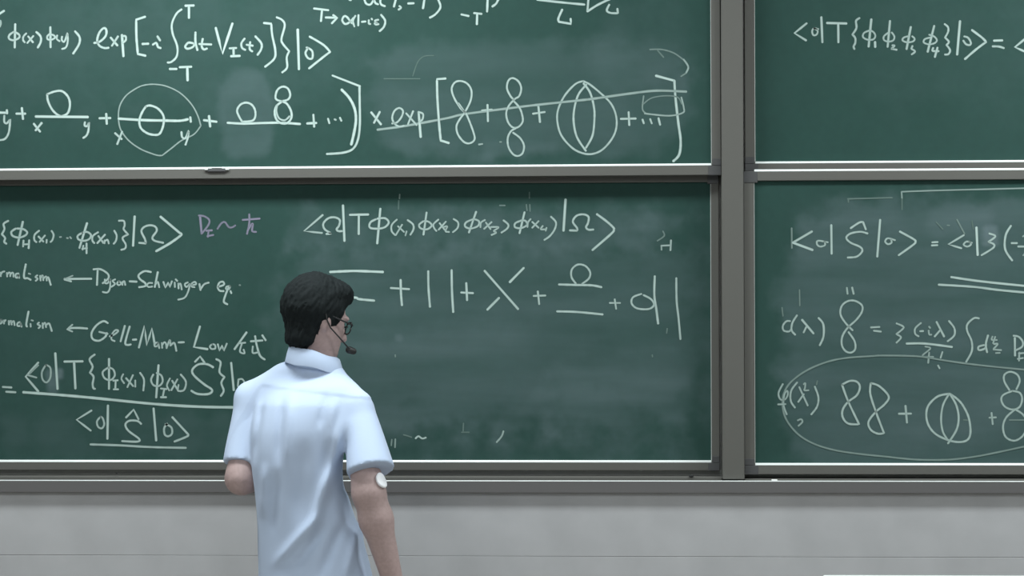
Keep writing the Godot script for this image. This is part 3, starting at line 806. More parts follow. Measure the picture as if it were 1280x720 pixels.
	chalk(ll, R, "chalk_formula", [0, 440, 6], [
		[2.8, .75, 20, 262, 88, 266], [2.8, .75, 45, 298, 118, 302], [3, .8, 288, 78, 193, 185, 193, 185, 288, 296], [2.4, .65, 205, 172, 275, 192], [2.4, .5, 288, 98, 225, 160], [2.6, .6, 345, 96, 315, 150, 320, 205, 350, 228, 378, 190, 378, 120, 345, 96], [3.2, .85, 415, 8, 432, 278],
		[3, .85, 482, 72, 622, 70], [3.2, .85, 556, 75, 566, 275], [2.8, .75, 712, 18, 672, 55, 695, 110, 675, 155, 675, 155, 702, 186, 695, 240, 702, 273, 716, 275], [3, .85, 818, 50, 818, 278],
		[2.6, .75, 815, 115, 771, 150, 785, 196, 830, 210, 861, 176, 850, 132, 815, 115], [2.6, .8, 848, 215, 885, 212], [2.6, .8, 868, 215, 865, 278], [2.6, .8, 852, 280, 888, 280], [2.4, .7, 925, 165, 911, 200, 932, 235], [2.6, .75, 945, 195, 1000, 257], [2.4, .75, 998, 172, 955, 265], [2.4, .75, 1015, 212, 1015, 262],
		[2.6, .8, 1050, 155, 1080, 207, 1075, 290]], "chalk fraction numerator beginning with an equals sign")
	chalk(ll, R, "chalk_formula", [150, 430, 5.144], [
		[3, .85, 248, 135, 233, 345], [2.6, .75, 215, 195, 200, 230, 215, 264, 250, 270, 274, 242, 266, 203, 235, 186], [2.6, .8, 262, 286, 300, 290], [2.6, .8, 285, 290, 275, 340], [2.8, .8, 262, 342, 298, 342], [2.4, .75, 322, 220, 302, 265, 318, 300],
		[2.6, .75, 335, 235, 370, 292], [2.4, .75, 370, 226, 330, 298], [2.4, .75, 377, 262, 372, 298, 386, 302], [2.6, .75, 390, 195, 424, 242, 414, 293, 386, 304], [2.8, .8, 482, 115, 515, 80, 515, 80, 545, 122],
		[3, .85, 600, 150, 560, 130, 505, 131, 466, 165, 476, 202, 540, 258, 592, 295, 570, 321, 500, 321, 458, 300], [2.8, .8, 618, 97, 647, 118, 640, 180, 672, 212, 672, 212, 652, 250, 667, 300, 648, 335], [3, .85, 715, 120, 732, 298], [2.4, .75, 762, 226, 758, 272], [2.4, .75, 762, 228, 786, 226, 800, 250, 780, 275, 758, 272]], "chalk fraction numerator with hatted S")
	chalk(ll, R, "chalk_formula", [0, 0, 1], [
		[3.6, .9, 29, 490.3, 66.7, 493, 100, 495.8, 133, 499, 180, 503.8, 218, 506.8, 259, 508.7, 310, 509.3], [3, .75, 113, 555.5, 150, 556.7, 190, 558.9, 232.6, 559.8]], "long chalk fraction bar and underline")
	chalk(ll, R, "chalk_formula", [0, 440, 6], [
		[2.8, .8, 688, 438, 575, 508, 575, 508, 682, 590], [2.6, .75, 755, 485, 728, 520, 736, 560, 764, 572, 782, 542, 771, 497, 755, 485], [3.2, .85, 810, 400, 806, 652], [2.8, .8, 945, 492, 1003, 432, 1003, 432, 1040, 505], [2.8, .85, 1060, 540, 1030, 517, 970, 516, 941, 545, 965, 592, 1042, 650, 1030, 672, 915, 668],
		[3.2, .85, 1152, 422, 1172, 665], [2.8, .75, 1256, 537, 1232, 570, 1236, 618, 1262, 632, 1290, 612, 1285, 565, 1240, 540], [3, .85, 1292, 488, 1412, 618], [3, .8, 1412, 618, 1408, 630, 1370, 648, 1308, 672]], "chalk fraction denominator")
	# middle of the lower board
	chalk(ll, R, "chalk_formula", [370, 235, 6.4], [
		[2.6, .75, 215, 215, 65, 345, 65, 345, 65, 345, 210, 360], [2.8, .8, 242, 368, 282, 364, 282, 364, 230, 330, 219, 285, 258, 243, 310, 235, 350, 256, 345, 300, 325, 330, 340, 345, 370, 345], [3.2, .9, 376, 138, 388, 425], [3, .85, 430, 215, 580, 212], [3, .85, 503, 220, 502, 370],
		[3.2, .9, 675, 165, 650, 445], [2.8, .8, 640, 250, 596, 275, 590, 315, 640, 326, 708, 315, 742, 276, 712, 242, 650, 246], [2.4, .75, 808, 252, 767, 295, 766, 345, 795, 378], [2.4, .7, 815, 305, 865, 352], [2.4, .7, 850, 292, 798, 378], [2.2, .6, 885, 345, 875, 382], [2.6, .75, 892, 256, 935, 290, 940, 330, 915, 375],
		[2.8, .8, 1045, 195, 1020, 375], [2.6, .75, 1020, 265, 985, 295, 1000, 324, 1050, 330, 1086, 300, 1062, 271, 1028, 263], [2.4, .75, 1140, 252, 1100, 290, 1106, 322, 1125, 345], [2.4, .75, 1148, 280, 1190, 335], [2.4, .75, 1200, 268, 1140, 335], [2.4, .7, 1182, 312, 1210, 308, 1196, 345, 1226, 352],
		[2, .4, 830, 50, 828, 85], [2, .15, 822, 100, 820, 170]], "chalk omega bracket with two fields")
	chalk(ll, R, "chalk_formula", [560, 235, 5.818], [
		[2.4, .75, 40, 225, 73, 250, 70, 290, 35, 322], [2.8, .8, 205, 172, 152, 325], [2.6, .75, 185, 226, 132, 250, 125, 280, 165, 295, 218, 276, 225, 242, 190, 226], [2.4, .7, 270, 232, 240, 252, 236, 287], [2.4, .75, 275, 250, 310, 300], [2.4, .7, 318, 247, 262, 298], [2.4, .75, 312, 284, 368, 286, 334, 312, 350, 325, 316, 342],
		[2.6, .75, 403, 235, 438, 266, 430, 295, 388, 325], [2.8, .8, 557, 175, 520, 330], [2.6, .75, 535, 236, 490, 256, 488, 285, 530, 292, 574, 270, 567, 242, 540, 233], [2.4, .7, 602, 225, 582, 250, 578, 285], [2.4, .75, 612, 246, 660, 290], [2.4, .7, 660, 240, 612, 290], [2.4, .7, 690, 275, 675, 300, 714, 300], [2.4, .7, 717, 288, 710, 312],
		[2.6, .75, 748, 208, 785, 250, 775, 302, 740, 350, 700, 378], [3.2, .9, 855, 82, 840, 312], [2.8, .8, 885, 308, 940, 310, 940, 310, 938, 290, 908, 245, 935, 202, 985, 192, 1022, 210, 1018, 255, 1004, 285, 1022, 303, 1058, 302], [3, .85, 1082, 190, 1150, 240, 1200, 285, 1206, 303, 1188, 332, 1050, 452],
		[1.8, .2, 592, 30, 592, 75], [1.8, .25, 570, 120, 575, 165], [1.8, .25, 595, 120, 597, 170], [2, .3, 375, 127, 415, 127]], "chalk omega ket with two more fields")
	chalk(ll, R, "chalk_diagram", [400, 320, 6.4], [
		[3.4, 1, 80, 128, 200, 122, 300, 120, 505, 128], [3.2, .95, 215, 328, 290, 334, 312, 345, 435, 357], [2.8, .9, 565, 256, 715, 265], [3, .95, 645, 190, 648, 300, 656, 395]], "two chalk lines and plus sign")
	chalk(ll, R, "chalk_diagram", [400, 320, 6.4], [
		[3, .85, 866, 120, 868, 250, 880, 408], [3, .9, 1053, 112, 1056, 280, 1066, 450], [2.8, .9, 1128, 292, 1226, 297], [3, .9, 1170, 215, 1177, 355]], "two upright chalk lines and plus sign")
	chalk(ll, R, "chalk_diagram", [590, 320, 6.544], [
		[3, .85, 102, 120, 378, 435], [3.2, .85, 424, 97, 308, 215], [3.2, .85, 222, 342, 125, 440], [2.6, .8, 502, 327, 602, 323], [2.8, .8, 538, 288, 550, 395]], "broken chalk cross and plus sign")
	chalk(ll, R, "chalk_diagram", [590, 320, 6.544], [
		[2.6, .75, 850, 226, 815, 175, 815, 115, 850, 77, 890, 69, 935, 87, 967, 135, 955, 185, 900, 228], [3, .85, 710, 233, 860, 237, 980, 240, 1060, 255], [3, .85, 695, 453, 860, 458, 1070, 478]], "chalk loop on a line above a second line")
	chalk(ll, R, "chalk_diagram", [740, 270, 4.233], [
		[2.4, .75, 93, 460, 150, 460], [2.6, .8, 120, 440, 128, 492], [2.6, .8, 262, 412, 217, 430, 210, 463, 240, 489, 300, 492, 328, 470, 312, 440, 272, 418], [3, .85, 332, 318, 330, 420, 340, 490, 350, 570], [2.8, .8, 446, 328, 448, 450, 458, 540, 468, 652],
		[2.2, .6, 367, 155, 368, 180], [2.4, .7, 372, 157, 415, 155], [2.6, .75, 418, 128, 415, 182], [2, .3, 375, 80, 382, 105, 345, 132], [2, .25, 398, 595, 395, 620]], "chalk loop against upright lines")
	chalk(ll, R, "chalk_smear", [470, 500, 6.4], [
		[2, .4, 127, 315, 122, 365], [2.2, .5, 155, 312, 152, 380], [2, .25, 220, 278, 250, 286, 285, 298], [2.4, .9, 316, 308, 340, 290, 370, 308, 400, 300], [2, .22, 700, 185, 697, 255], [2.2, .2, 685, 258, 745, 258], [2.4, .65, 1020, 248, 1005, 290, 965, 338],
		[2, .35, 154, -362, 155, -345], [2, .25, 2210, -362, 2212, -345]], "stray chalk marks left near the lower rail")
	# ---- lower board with the oval
	chalk(lr, F, "chalk_formula", [970, 230, 6.544], [
		[2.2, .35, 128, 360, 130, 525], [3, .8, 295, 388, 138, 480], [3.2, .9, 138, 480, 300, 540], [2.4, .75, 425, 477, 345, 464, 335, 492, 360, 512, 400, 500, 396, 468], [3, .85, 452, 335, 455, 572], [2.8, .85, 610, 362, 680, 316, 712, 312, 712, 312, 735, 372],
		[2.6, .8, 750, 405, 690, 391, 610, 405, 575, 440, 610, 480, 688, 515, 705, 550, 660, 594, 585, 602], [3, .9, 852, 292, 828, 595], [2.4, .75, 975, 460, 915, 444, 893, 470, 915, 492, 945, 480, 940, 452], [2, .22, 585, 122, 950, 112], [2, .2, 592, 125, 592, 150]], "chalk vacuum expectation of hatted S")
	chalk(lr, F, "chalk_formula", [1110, 230, 5.141], [
		[2, .5, 87, 50, 300, 42, 890, 27], [2.2, .5, 87, 50, 90, 95], [2, .18, 90, 95, 90, 165], [2.8, .85, 75, 305, 165, 355, 176, 373, 160, 392, 68, 458], [2.6, .8, 283, 375, 320, 373], [2.6, .8, 280, 395, 318, 393], [2.6, .8, 488, 328, 388, 388, 388, 388, 472, 413],
		[2.4, .75, 540, 378, 505, 370, 486, 390, 510, 402, 533, 388, 520, 368], [3.2, .95, 568, 278, 576, 458], [2.6, .8, 650, 318, 690, 336, 645, 372, 645, 372, 680, 388, 674, 412, 600, 458], [2.8, .85, 790, 268, 756, 330, 753, 420, 798, 492], [2.6, .8, 793, 380, 830, 380], [2.6, .75, 835, 402, 895, 402], [2.2, .6, 866, 338, 880, 328], [2.2, .5, 868, 460, 880, 445],
		[2, .22, 310, 245, 352, 290], [2, .35, 443, 228, 492, 320], [2, .3, 380, 265, 395, 266], [2, .18, 540, 235, 548, 290]], "chalk equals sign and next bracket")
	chalk(lr, F, "chalk_underline", [1110, 230, 5.141], [[3, .85, 405, 598, 600, 626, 890, 656], [3, .8, 325, 647, 550, 661, 700, 680, 890, 698]], "double chalk underline")
	chalk(lr, F, "chalk_diagram", [965, 350, 6.544], [
		[2.4, .65, 612, 62, 618, 115], [2.6, .7, 655, 60, 668, 115], [2, .3, 225, 80, 227, 210], [2, .25, 82, 225, 90, 295], [2.4, .7, 150, 336, 117, 338, 89, 375, 97, 414, 145, 418, 165, 370], [2.6, .75, 205, 288, 167, 350, 160, 410, 190, 448], [3, .8, 245, 325, 340, 438], [2.6, .75, 280, 385, 258, 430],
		[2.8, .8, 380, 310, 419, 362, 421, 460, 390, 535], [2.6, .75, 660, 412, 600, 350, 560, 280, 571, 212, 620, 173, 680, 171, 735, 207, 735, 260, 690, 325, 618, 392, 576, 460, 571, 530, 600, 580, 645, 594, 680, 565, 675, 500, 625, 425], [2.6, .75, 808, 388, 880, 384], [2.6, .75, 832, 415, 892, 422]], "chalk figure eight with two ticks above")
	chalk(lr, F, "chalk_formula", [1100, 380, 7.111], [
		[2.4, .7, 145, 172, 203, 198, 203, 220, 145, 268, 145, 268, 186, 297, 145, 345], [2.4, .7, 365, 168, 314, 215, 313, 265, 345, 288], [2.6, .75, 355, 242, 385, 240], [2.4, .6, 432, 235, 438, 270, 458, 272], [2.4, .6, 435, 200, 446, 214], [2.8, .75, 502, 158, 570, 290], [2.6, .75, 535, 232, 485, 290],
		[2.6, .75, 612, 150, 660, 215, 659, 280, 600, 332], [3, .85, 235, 352, 400, 352, 640, 382], [2.2, .55, 400, 378, 448, 394, 382, 452, 382, 470, 382, 470, 475, 470], [2.4, .6, 437, 430, 428, 525], [2.4, .7, 555, 425, 538, 480], [2.4, .7, 515, 545, 530, 573],
		[2.6, .75, 880, 128, 835, 126, 777, 180, 775, 240, 814, 330, 815, 420, 765, 515], [2.6, .75, 925, 365, 876, 380, 880, 410, 930, 396, 945, 360], [2.8, .75, 960, 278, 940, 360, 952, 430], [2.2, .65, 1000, 288, 994, 318, 1040, 320], [2.2, .65, 1024, 290, 1004, 350],
		[2.4, .7, 1012, 356, 1046, 356, 1004, 404, 1004, 404, 1078, 410], [2.2, .65, 1028, 436, 1066, 434], [2.8, .8, 1198, 300, 1200, 460], [2.6, .75, 1185, 282, 1232, 291, 1268, 335, 1262, 380, 1205, 412], [2.4, .7, 1238, 430, 1235, 505], [2.4, .7, 1232, 440, 1285, 435], [2.4, .7, 1222, 488, 1272, 480]], "chalk integral behind a fraction")
	chalk(lr, F, "chalk_oval", [0, 0, 1], [
		[2.5, .38, 1290, 463, 1226, 456.6, 1184, 451, 1153, 446, 1131, 444.7, 1100, 444.4, 1091, 445, 1058, 447.4, 1033, 452.6, 1007.8, 463.3, 988.3, 477.9, 979.6, 492.5, 978.2, 508, 983.5, 525.5, 998, 543, 1017.5, 554.7, 1042.8, 562.5, 1073.9, 567.3, 1110, 571, 1124, 572.6, 1149, 574.6, 1184, 574.6, 1215, 571.3, 1246, 565.5, 1290, 556]], "big faint chalk oval")
	chalk(lr, F, "chalk_formula", [965, 440, 5.144], [
		[2.4, .65, 70, 205, 42, 263, 54, 304, 84, 304, 101, 275, 98, 250, 80, 272, 74, 340, 95, 402], [2.4, .65, 38, 337, 88, 335], [2.6, .7, 162, 195, 123, 250, 121, 315, 148, 358], [2.6, .7, 175, 225, 230, 345], [2.4, .7, 205, 270, 168, 322], [2.2, .65, 203, 208, 214, 200, 212, 230, 208, 246, 236, 246], [2.6, .75, 275, 222, 298, 290, 290, 350, 252, 402], [2.4, .6, 165, 440, 187, 432, 195, 450, 170, 475], [2, .25, 292, 185, 286, 210]], "chalk second-order bracket")
	chalk(lr, F, "chalk_diagram", [965, 440, 5.144], [
		[2.8, .8, 450, 210, 450, 210, 500, 186, 545, 191, 565, 225, 545, 278, 490, 320, 455, 370, 455, 420, 490, 460, 560, 465, 560, 465, 490, 318, 450, 210], [2.8, .8, 635, 200, 635, 200, 690, 220, 750, 285, 725, 335, 665, 387, 620, 450, 635, 500, 680, 525, 720, 522, 720, 522, 668, 385, 632, 270, 635, 200], [2.8, .8, 815, 397, 895, 396], [2.8, .75, 858, 345, 868, 455]], "two chalk figure eights and plus")
	chalk(lr, F, "chalk_diagram", [1110, 440, 5.141], [
		[2.8, .8, 395, 268, 320, 285, 262, 340, 246, 400, 260, 470, 310, 530, 400, 570, 470, 578, 515, 560, 530, 510, 518, 420, 480, 342, 440, 298, 395, 268], [2.6, .75, 392, 270, 354, 340, 341, 430, 352, 510, 380, 560], [2.8, .8, 398, 270, 438, 340, 454, 420, 440, 500, 385, 588], [2.4, .7, 650, 422, 695, 420], [2.4, .7, 665, 390, 673, 465]], "chalk lens diagram in the oval")
	chalk(lr, F, "chalk_diagram", [1110, 440, 5.141], [
		[2.6, .75, 780, 245, 748, 190, 748, 147, 785, 127, 830, 145, 846, 187, 825, 240], [2.6, .75, 800, 250, 742, 275, 728, 308, 750, 350, 800, 370, 845, 353, 862, 302, 846, 262, 800, 250], [2.6, .75, 815, 370, 760, 420, 739, 480, 756, 545, 810, 570, 860, 545, 890, 498], [2.6, .75, 820, 370, 862, 397, 895, 440], [2, .35, 780, 437, 885, 437], [2, .25, 485, 436, 512, 438]], "chalk chain of three loops in the oval")

# ---------------------------------------------------------------- furniture in front
func furniture() -> void:
	var c := px(1028, 718.6, 1.45)
	var top := c.y
	var o := base("lecture_desk", Vector3(c.x + 0.65, 0.0, 1.8))
	tag(o, "white-topped lecture desk standing in front of the chalkboards", "desk")
	put(box(Vector3(-0.65, top - 0.03, -0.35), Vector3(0.65, top, 0.35), 0.004), "desktop", M.desk_top, o)
	put(box(Vector3(-0.6, 0.06, -0.3), Vector3(0.6, top - 0.03, 0.3), 0.006), "cabinet", M.desk_body, o)
	put(box(Vector3(-0.57, 0.0, -0.27), Vector3(0.57, 0.06, 0.27)), "plinth", M.black, o)
	for s in [-1, 1]:
		var d := put(box(Vector3(-0.585 if s < 0 else 0.005, 0.1, 0.3), Vector3(-0.005 if s < 0 else 0.585, top - 0.07, 0.318), 0.003), "door", M.desk_body, o)
		put(box(Vector3(s * 0.04 - 0.006, 0.45, 0.318), Vector3(s * 0.04 + 0.006, 0.57, 0.338), 0.003), "handle", M.alu, d)

# ---------------------------------------------------------------- the person
var T := {}

func lecturer() -> void:
	var z0 := 0.65
	var o := base("person", Vector3(px(394, 700, z0).x, 0, z0))
	tag(o, "person with short black hair in a pale blue short-sleeved shirt, back turned", "person")
	var O := o.position
	# joints
	T.yaw = 0.45
	T.right = Vector3(cos(T.yaw), 0, sin(T.yaw))
	T.fwd = Vector3(sin(T.yaw), 0, -cos(T.yaw))
	T.c7 = px(392, 452, 0.59)
	T.neck_top = px(399, 418, 0.60)
	T.ls = px(315, 503, 0.53); T.rs = px(444, 516, 0.68)
	T.le = px(302, 598, 0.60); T.re = px(461, 616, 0.77)
	T.lw = T.le + Vector3(0.13, 0.03, -0.20)
	T.rw = px(491, 726, 0.735)
	T.rhem = px(461, 592, 0.757); T.lhem = px(303, 581, 0.59)
	T.hy = 0.60                                         # waist and hip line pieces
	T.hip_l = px(394, 700, z0) + T.right * -0.085; T.hip_r = px(394, 700, z0) + T.right * 0.085
	T.hip_l.y = 0.88; T.hip_r.y = 0.88
	T.knee_l = T.hip_l + Vector3(-0.02, -0.40, 0.03); T.knee_r = T.hip_r + T.fwd * 0.10 + Vector3(0.0, -0.40, 0.0)
	T.ank_l = T.knee_l + Vector3(-0.05, -0.39, 0.05); T.ank_r = T.knee_r + Vector3(0.02, -0.39, 0.0)
	T.ank_l.y = 0.085; T.ank_r.y = 0.085
	# torso sections: photo row, left edge, right edge, half width across, half depth, centre z
	var rows := [[466, 392, 0.085, 0.07, -0.080], [484, 388, 0.135, 0.092, -0.044], [506, 381, 0.160, 0.108, -0.014], [540, 374, 0.158, 0.115, 0.0], [580, 372, 0.150, 0.118, -0.002], [620, 378, 0.152, 0.120, -0.014], [660, 386, 0.162, 0.128, -0.026], [700, 392, 0.176, 0.138, -0.036], [740, 396, 0.186, 0.142, -0.036], [790, 398, 0.188, 0.144, -0.036]]
	T.ty = []; T.tc = []; T.ta = []; T.tb = []
	for r in rows:
		var q := px(r[1], r[0], z0 + r[4])
		T.ty.append(q.y); T.tc.append(q); T.ta.append(r[2]); T.tb.append(r[3])
	# ---- head frame
	var hy := 1.0
	var hp := 0.30
	T.F = Vector3(sin(hy) * cos(hp), -sin(hp), -cos(hy) * cos(hp))
	T.R = Vector3(cos(hy), 0, sin(hy))
	T.U = T.R.cross(T.F).normalized()
	T.H = px(395, 391, 0.60)
	# ---- body: one continuous skin surface
	make_bones()
	var body := sdf_mesh(body_field, Vector3(O.x - 0.36, 0.02, 0.1), Vector3(O.x + 0.40, 1.56, 1.02), 0.011, O)
	sdf_mesh(head_field, T.H - Vector3(0.15, 0.18, 0.15), T.H + Vector3(0.15, 0.14, 0.15), 0.0042, O, body)
	hand(T.rw, (T.rw - T.re).normalized(), T.right * -1.0, T.fwd, O, body)
	hand(T.lw, (T.lw - T.le).normalized(), Vector3(0.1, -1, 0).normalized(), T.right, O, body)
	put(net(body), "body", M.skin, o)
	# ---- hair
	put(net(sdf_mesh(hair_field, T.H - Vector3(0.15, 0.17, 0.15), T.H + Vector3(0.15, 0.15, 0.15), 0.0042, O)), "hair", M.hair, o)
	# ---- shirt, collar, trousers, shoes
	var shirt := put(net(sdf_mesh(shirt_field, Vector3(O.x - 0.34, 0.74, 0.36), Vector3(O.x + 0.32, 1.52, 0.95), 0.0062, O)), "shirt", M.shirt, o)
	put(collar(O), "collar", M.shirt, shirt)
	put(net(sdf_mesh(trouser_field, Vector3(O.x - 0.34, 0.04, 0.25), Vector3(O.x + 0.36, 1.02, 1.05), 0.012, O)), "trousers", M.trousers, o)
	for s in ["l", "r"]:
		var a: Vector3 = T["ank_" + s]
		var fd: Vector3 = T.fwd
		var shoe := func(p: Vector3) -> float:
			var toe: Vector3 = Vector3(a.x, 0.035, a.z) + fd * 0.17
			var heel: Vector3 = Vector3(a.x, 0.045, a.z) - fd * 0.05
			var d := smin(cone(p, heel, toe, 0.043, 0.038), cone(p, Vector3(a.x, 0.07, a.z), Vector3(a.x, 0.09, a.z), 0.05, 0.046), 0.04)
			return smax(d, 0.002 - p.y, 0.006)
		put(net(sdf_mesh(shoe, Vector3(a.x - 0.16, -0.01, a.z - 0.3), Vector3(a.x + 0.26, 0.15, a.z + 0.16), 0.008, O)), "shoe", M.shoe, o)
	# ---- white patch at the elbow
	var ep: Vector3 = T.re + Vector3(0.044, 0.034, 0.022)
	var patch := func(p: Vector3) -> float:
		var d := arm(p, T.rs, T.re, T.rw)
		return smax(smax(d - 0.010, -d, 0.002), Vector3((p.x - ep.x) * 1.1, p.y - ep.y, p.z - ep.z).length() - 0.024 + 0.25 * (ep.y - p.y), 0.004)
	var pm := put(net(sdf_mesh(patch, ep - Vector3.ONE * 0.05, ep + Vector3.ONE * 0.05, 0.003, O)), "elbow_patch", M.white, o)
	pm.set_meta("label", "small bright white patch below the sleeve")
	# ---- worn things
	eyewear()
	headset()

func headp(f: float, r: float, u: float) -> Vector3:
	return T.H + T.F * f + T.R * r + T.U * u

func torso(p: Vector3, grow: float) -> float:
	var n: int = T.ty.size()
	var i := 0
	while i < n - 2 and p.y < T.ty[i + 1]: i += 1
	var t := clampf((T.ty[i] - p.y) / (T.ty[i] - T.ty[i + 1]), 0.0, 1.0)
	var h := maxi(i - 1, 0); var k2 := mini(i + 2, n - 1)
	var tc: Array = T.tc; var ta: Array = T.ta; var tb: Array = T.tb
	var c: Vector3 = (tc[i] as Vector3).cubic_interpolate(tc[i + 1], tc[h], tc[k2], t)
	c.y = p.y if t > 0.0 and t < 1.0 else c.y
	var a: float = cubic_interpolate(ta[i], ta[i + 1], ta[h], ta[k2], t) + grow
	var b: float = cubic_interpolate(tb[i], tb[i + 1], tb[h], tb[k2], t) + grow
	var q := p - c
	var lx := q.dot(T.right); var lz := q.dot(T.fwd)
	var k := sqrt(lx * lx / (a * a) + lz * lz / (b * b))
	var d := (k - 1.0) * minf(a, b)
	var over: float = p.y - T.ty[0]
	return smax(d, over, 0.03)

func shoulders(p: Vector3, grow: float) -> float:
	var d := cone(p, T.c7 + Vector3(0, -0.03, 0), T.ls + Vector3(0, 0.014, 0), 0.060 + grow, 0.046 + grow)
	d = smin(d, cone(p, T.c7 + Vector3(0, -0.03, 0), T.rs + Vector3(0, 0.014, 0), 0.060 + grow, 0.042 + grow), 0.03)
	return d

var ba := PackedVector3Array()
var bab := PackedVector3Array()
var bi := PackedFloat32Array()
var br := PackedFloat32Array()
var bd := PackedFloat32Array()
func bone(a: Vector3, b: Vector3, ra: float, rb: float) -> void:
	ba.append(a); bab.append(b - a); bi.append(1.0 / (b - a).length_squared()); br.append(ra); bd.append(rb - ra)

func make_bones() -> void:
	for s in ["l", "r"]:
		var sh: Vector3 = T[s + "s"]; var el: Vector3 = T[s + "e"]; var wr: Vector3 = T[s + "w"]
		var m := el.lerp(wr, 0.3)
		bone(sh, el, 0.043, 0.047); bone(el, m, 0.044, 0.047); bone(m, wr, 0.047, 0.031)
		bone(T.c7 + Vector3(0, -0.03, 0), sh + Vector3(0, 0.014, 0), 0.042, 0.026)
		var hip: Vector3 = T["hip_" + s]; var kn: Vector3 = T["knee_" + s]; var an: Vector3 = T["ank_" + s]
		bone(hip - Vector3(0, 0.1, 0), kn, 0.066, 0.052); bone(kn, an, 0.050, 0.036)
	bone(T.c7 - Vector3(0, 0.02, 0), T.neck_top, 0.060, 0.056)

func body_field(p: Vector3) -> float:
	var d := torso(p, -0.036) if p.y > 0.66 else 1.0
	if p.y < 0.80: d = smax(d, 0.76 - p.y, 0.05)
	for i in ba.size():
		var q := p - ba[i]
		var t := clampf(q.dot(bab[i]) * bi[i], 0.0, 1.0)
		var e := (q - bab[i] * t).length() - br[i] - bd[i] * t
		var h := 0.025 - absf(d - e)
		d = minf(d, e)
		if h > 0.0: d -= h * h * 10.0
	return d

func arm(p: Vector3, sh: Vector3, el: Vector3, wr: Vector3) -> float:
	var d := cone(p, sh, el, 0.043, 0.047)
	var m := el.lerp(wr, 0.3)
	d = smin(d, cone(p, el, m, 0.044, 0.047), 0.02)
	return smin(d, cone(p, m, wr, 0.047, 0.031), 0.02)

func head_field(p: Vector3) -> float:
	var q := p - (T.H as Vector3)
	var f := q.dot(T.F); var r := q.dot(T.R); var u := q.dot(T.U)
	var ar := absf(r)
	var d := ell(Vector3(f + 0.008, r, u - 0.012), Vector3(0.094, 0.075, 0.098))
	d = smin(d, ell(Vector3(f - 0.030, r, u + 0.052), Vector3(0.062, 0.056, 0.070)), 0.035)     # jaw
	d = smin(d, ell(Vector3(f - 0.078, r, u + 0.100), Vector3(0.020, 0.024, 0.018)), 0.022)      # chin
	d = smin(d, cone(q, T.F * 0.088 + T.U * -0.012, T.F * 0.108 + T.U * -0.048, 0.008, 0.012), 0.014)  # nose
	d = smin(d, ell(Vector3(f - 0.082, ar - 0.030, u - 0.006), Vector3(0.012, 0.022, 0.008)), 0.014)   # brow
	d = smin(d, ell(Vector3(f - 0.086, r, u + 0.070), Vector3(0.010, 0.024, 0.007)), 0.008)      # upper lip
	d = smin(d, ell(Vector3(f - 0.084, r, u + 0.082), Vector3(0.010, 0.020, 0.007)), 0.008)      # lower lip
	d = smax(d, -ell(Vector3(f - 0.092, ar - 0.031, u + 0.016), Vector3(0.010, 0.017, 0.010)), 0.01)   # eye socket
	d = smin(d, ell(Vector3(f - 0.074, ar - 0.031, u + 0.017), Vector3(0.012, 0.014, 0.010)), 0.003)   # eyeball
	d = smin(d, ell(Vector3(f - 0.005, ar - 0.074, u + 0.022), Vector3(0.018, 0.010, 0.030)), 0.008)   # ear
	var nb := cone(p, T.c7, T.neck_top, 0.058, 0.056)
	return smin(d, nb, 0.025)

var locks := FastNoiseLite.new()
func hair_field(p: Vector3) -> float:
	var q := p - (T.H as Vector3)
	var f := q.dot(T.F); var r := q.dot(T.R); var u := q.dot(T.U)
	var v := u - 0.012
	if v < 0.0: v *= 1.22
	var d := ell(Vector3(f + 0.010, r, v), Vector3(0.105, 0.090, 0.108))
	d = smin(d, ell(Vector3(f - 0.050, r, u - 0.078), Vector3(0.044, 0.062, 0.030)), 0.03)     # fringe volume
	d = smin(d, ell(Vector3(f + 0.026, r, u + 0.066), Vector3(0.047, 0.064, 0.068)), 0.025)    # nape
	# hairline: nothing below it
	var line := 0.0
	if f < -0.012: line = -0.120
	elif f < 0.018: line = lerpf(-0.120, -0.052, (f + 0.012) / 0.030)
	elif f < 0.042: line = -0.052
	elif f < 0.070: line = lerpf(-0.050, 0.045, (f - 0.042) / 0.028)
	else: line = 0.045
	line += 0.004 * sin(f * 420.0 + r * 130.0)
	d = smax(d, (line - u) * 0.6, 0.012)
	# locks
	if absf(d) < 0.03:
		var lx := atan2(r, f + 0.01)
		d += 0.0045 * locks.get_noise_3d(lx * 9.0 + u * 20.0, u * 22.0, 3.0) + 0.003 * locks.get_noise_3d(f * 90.0, r * 90.0, u * 40.0)
	return d

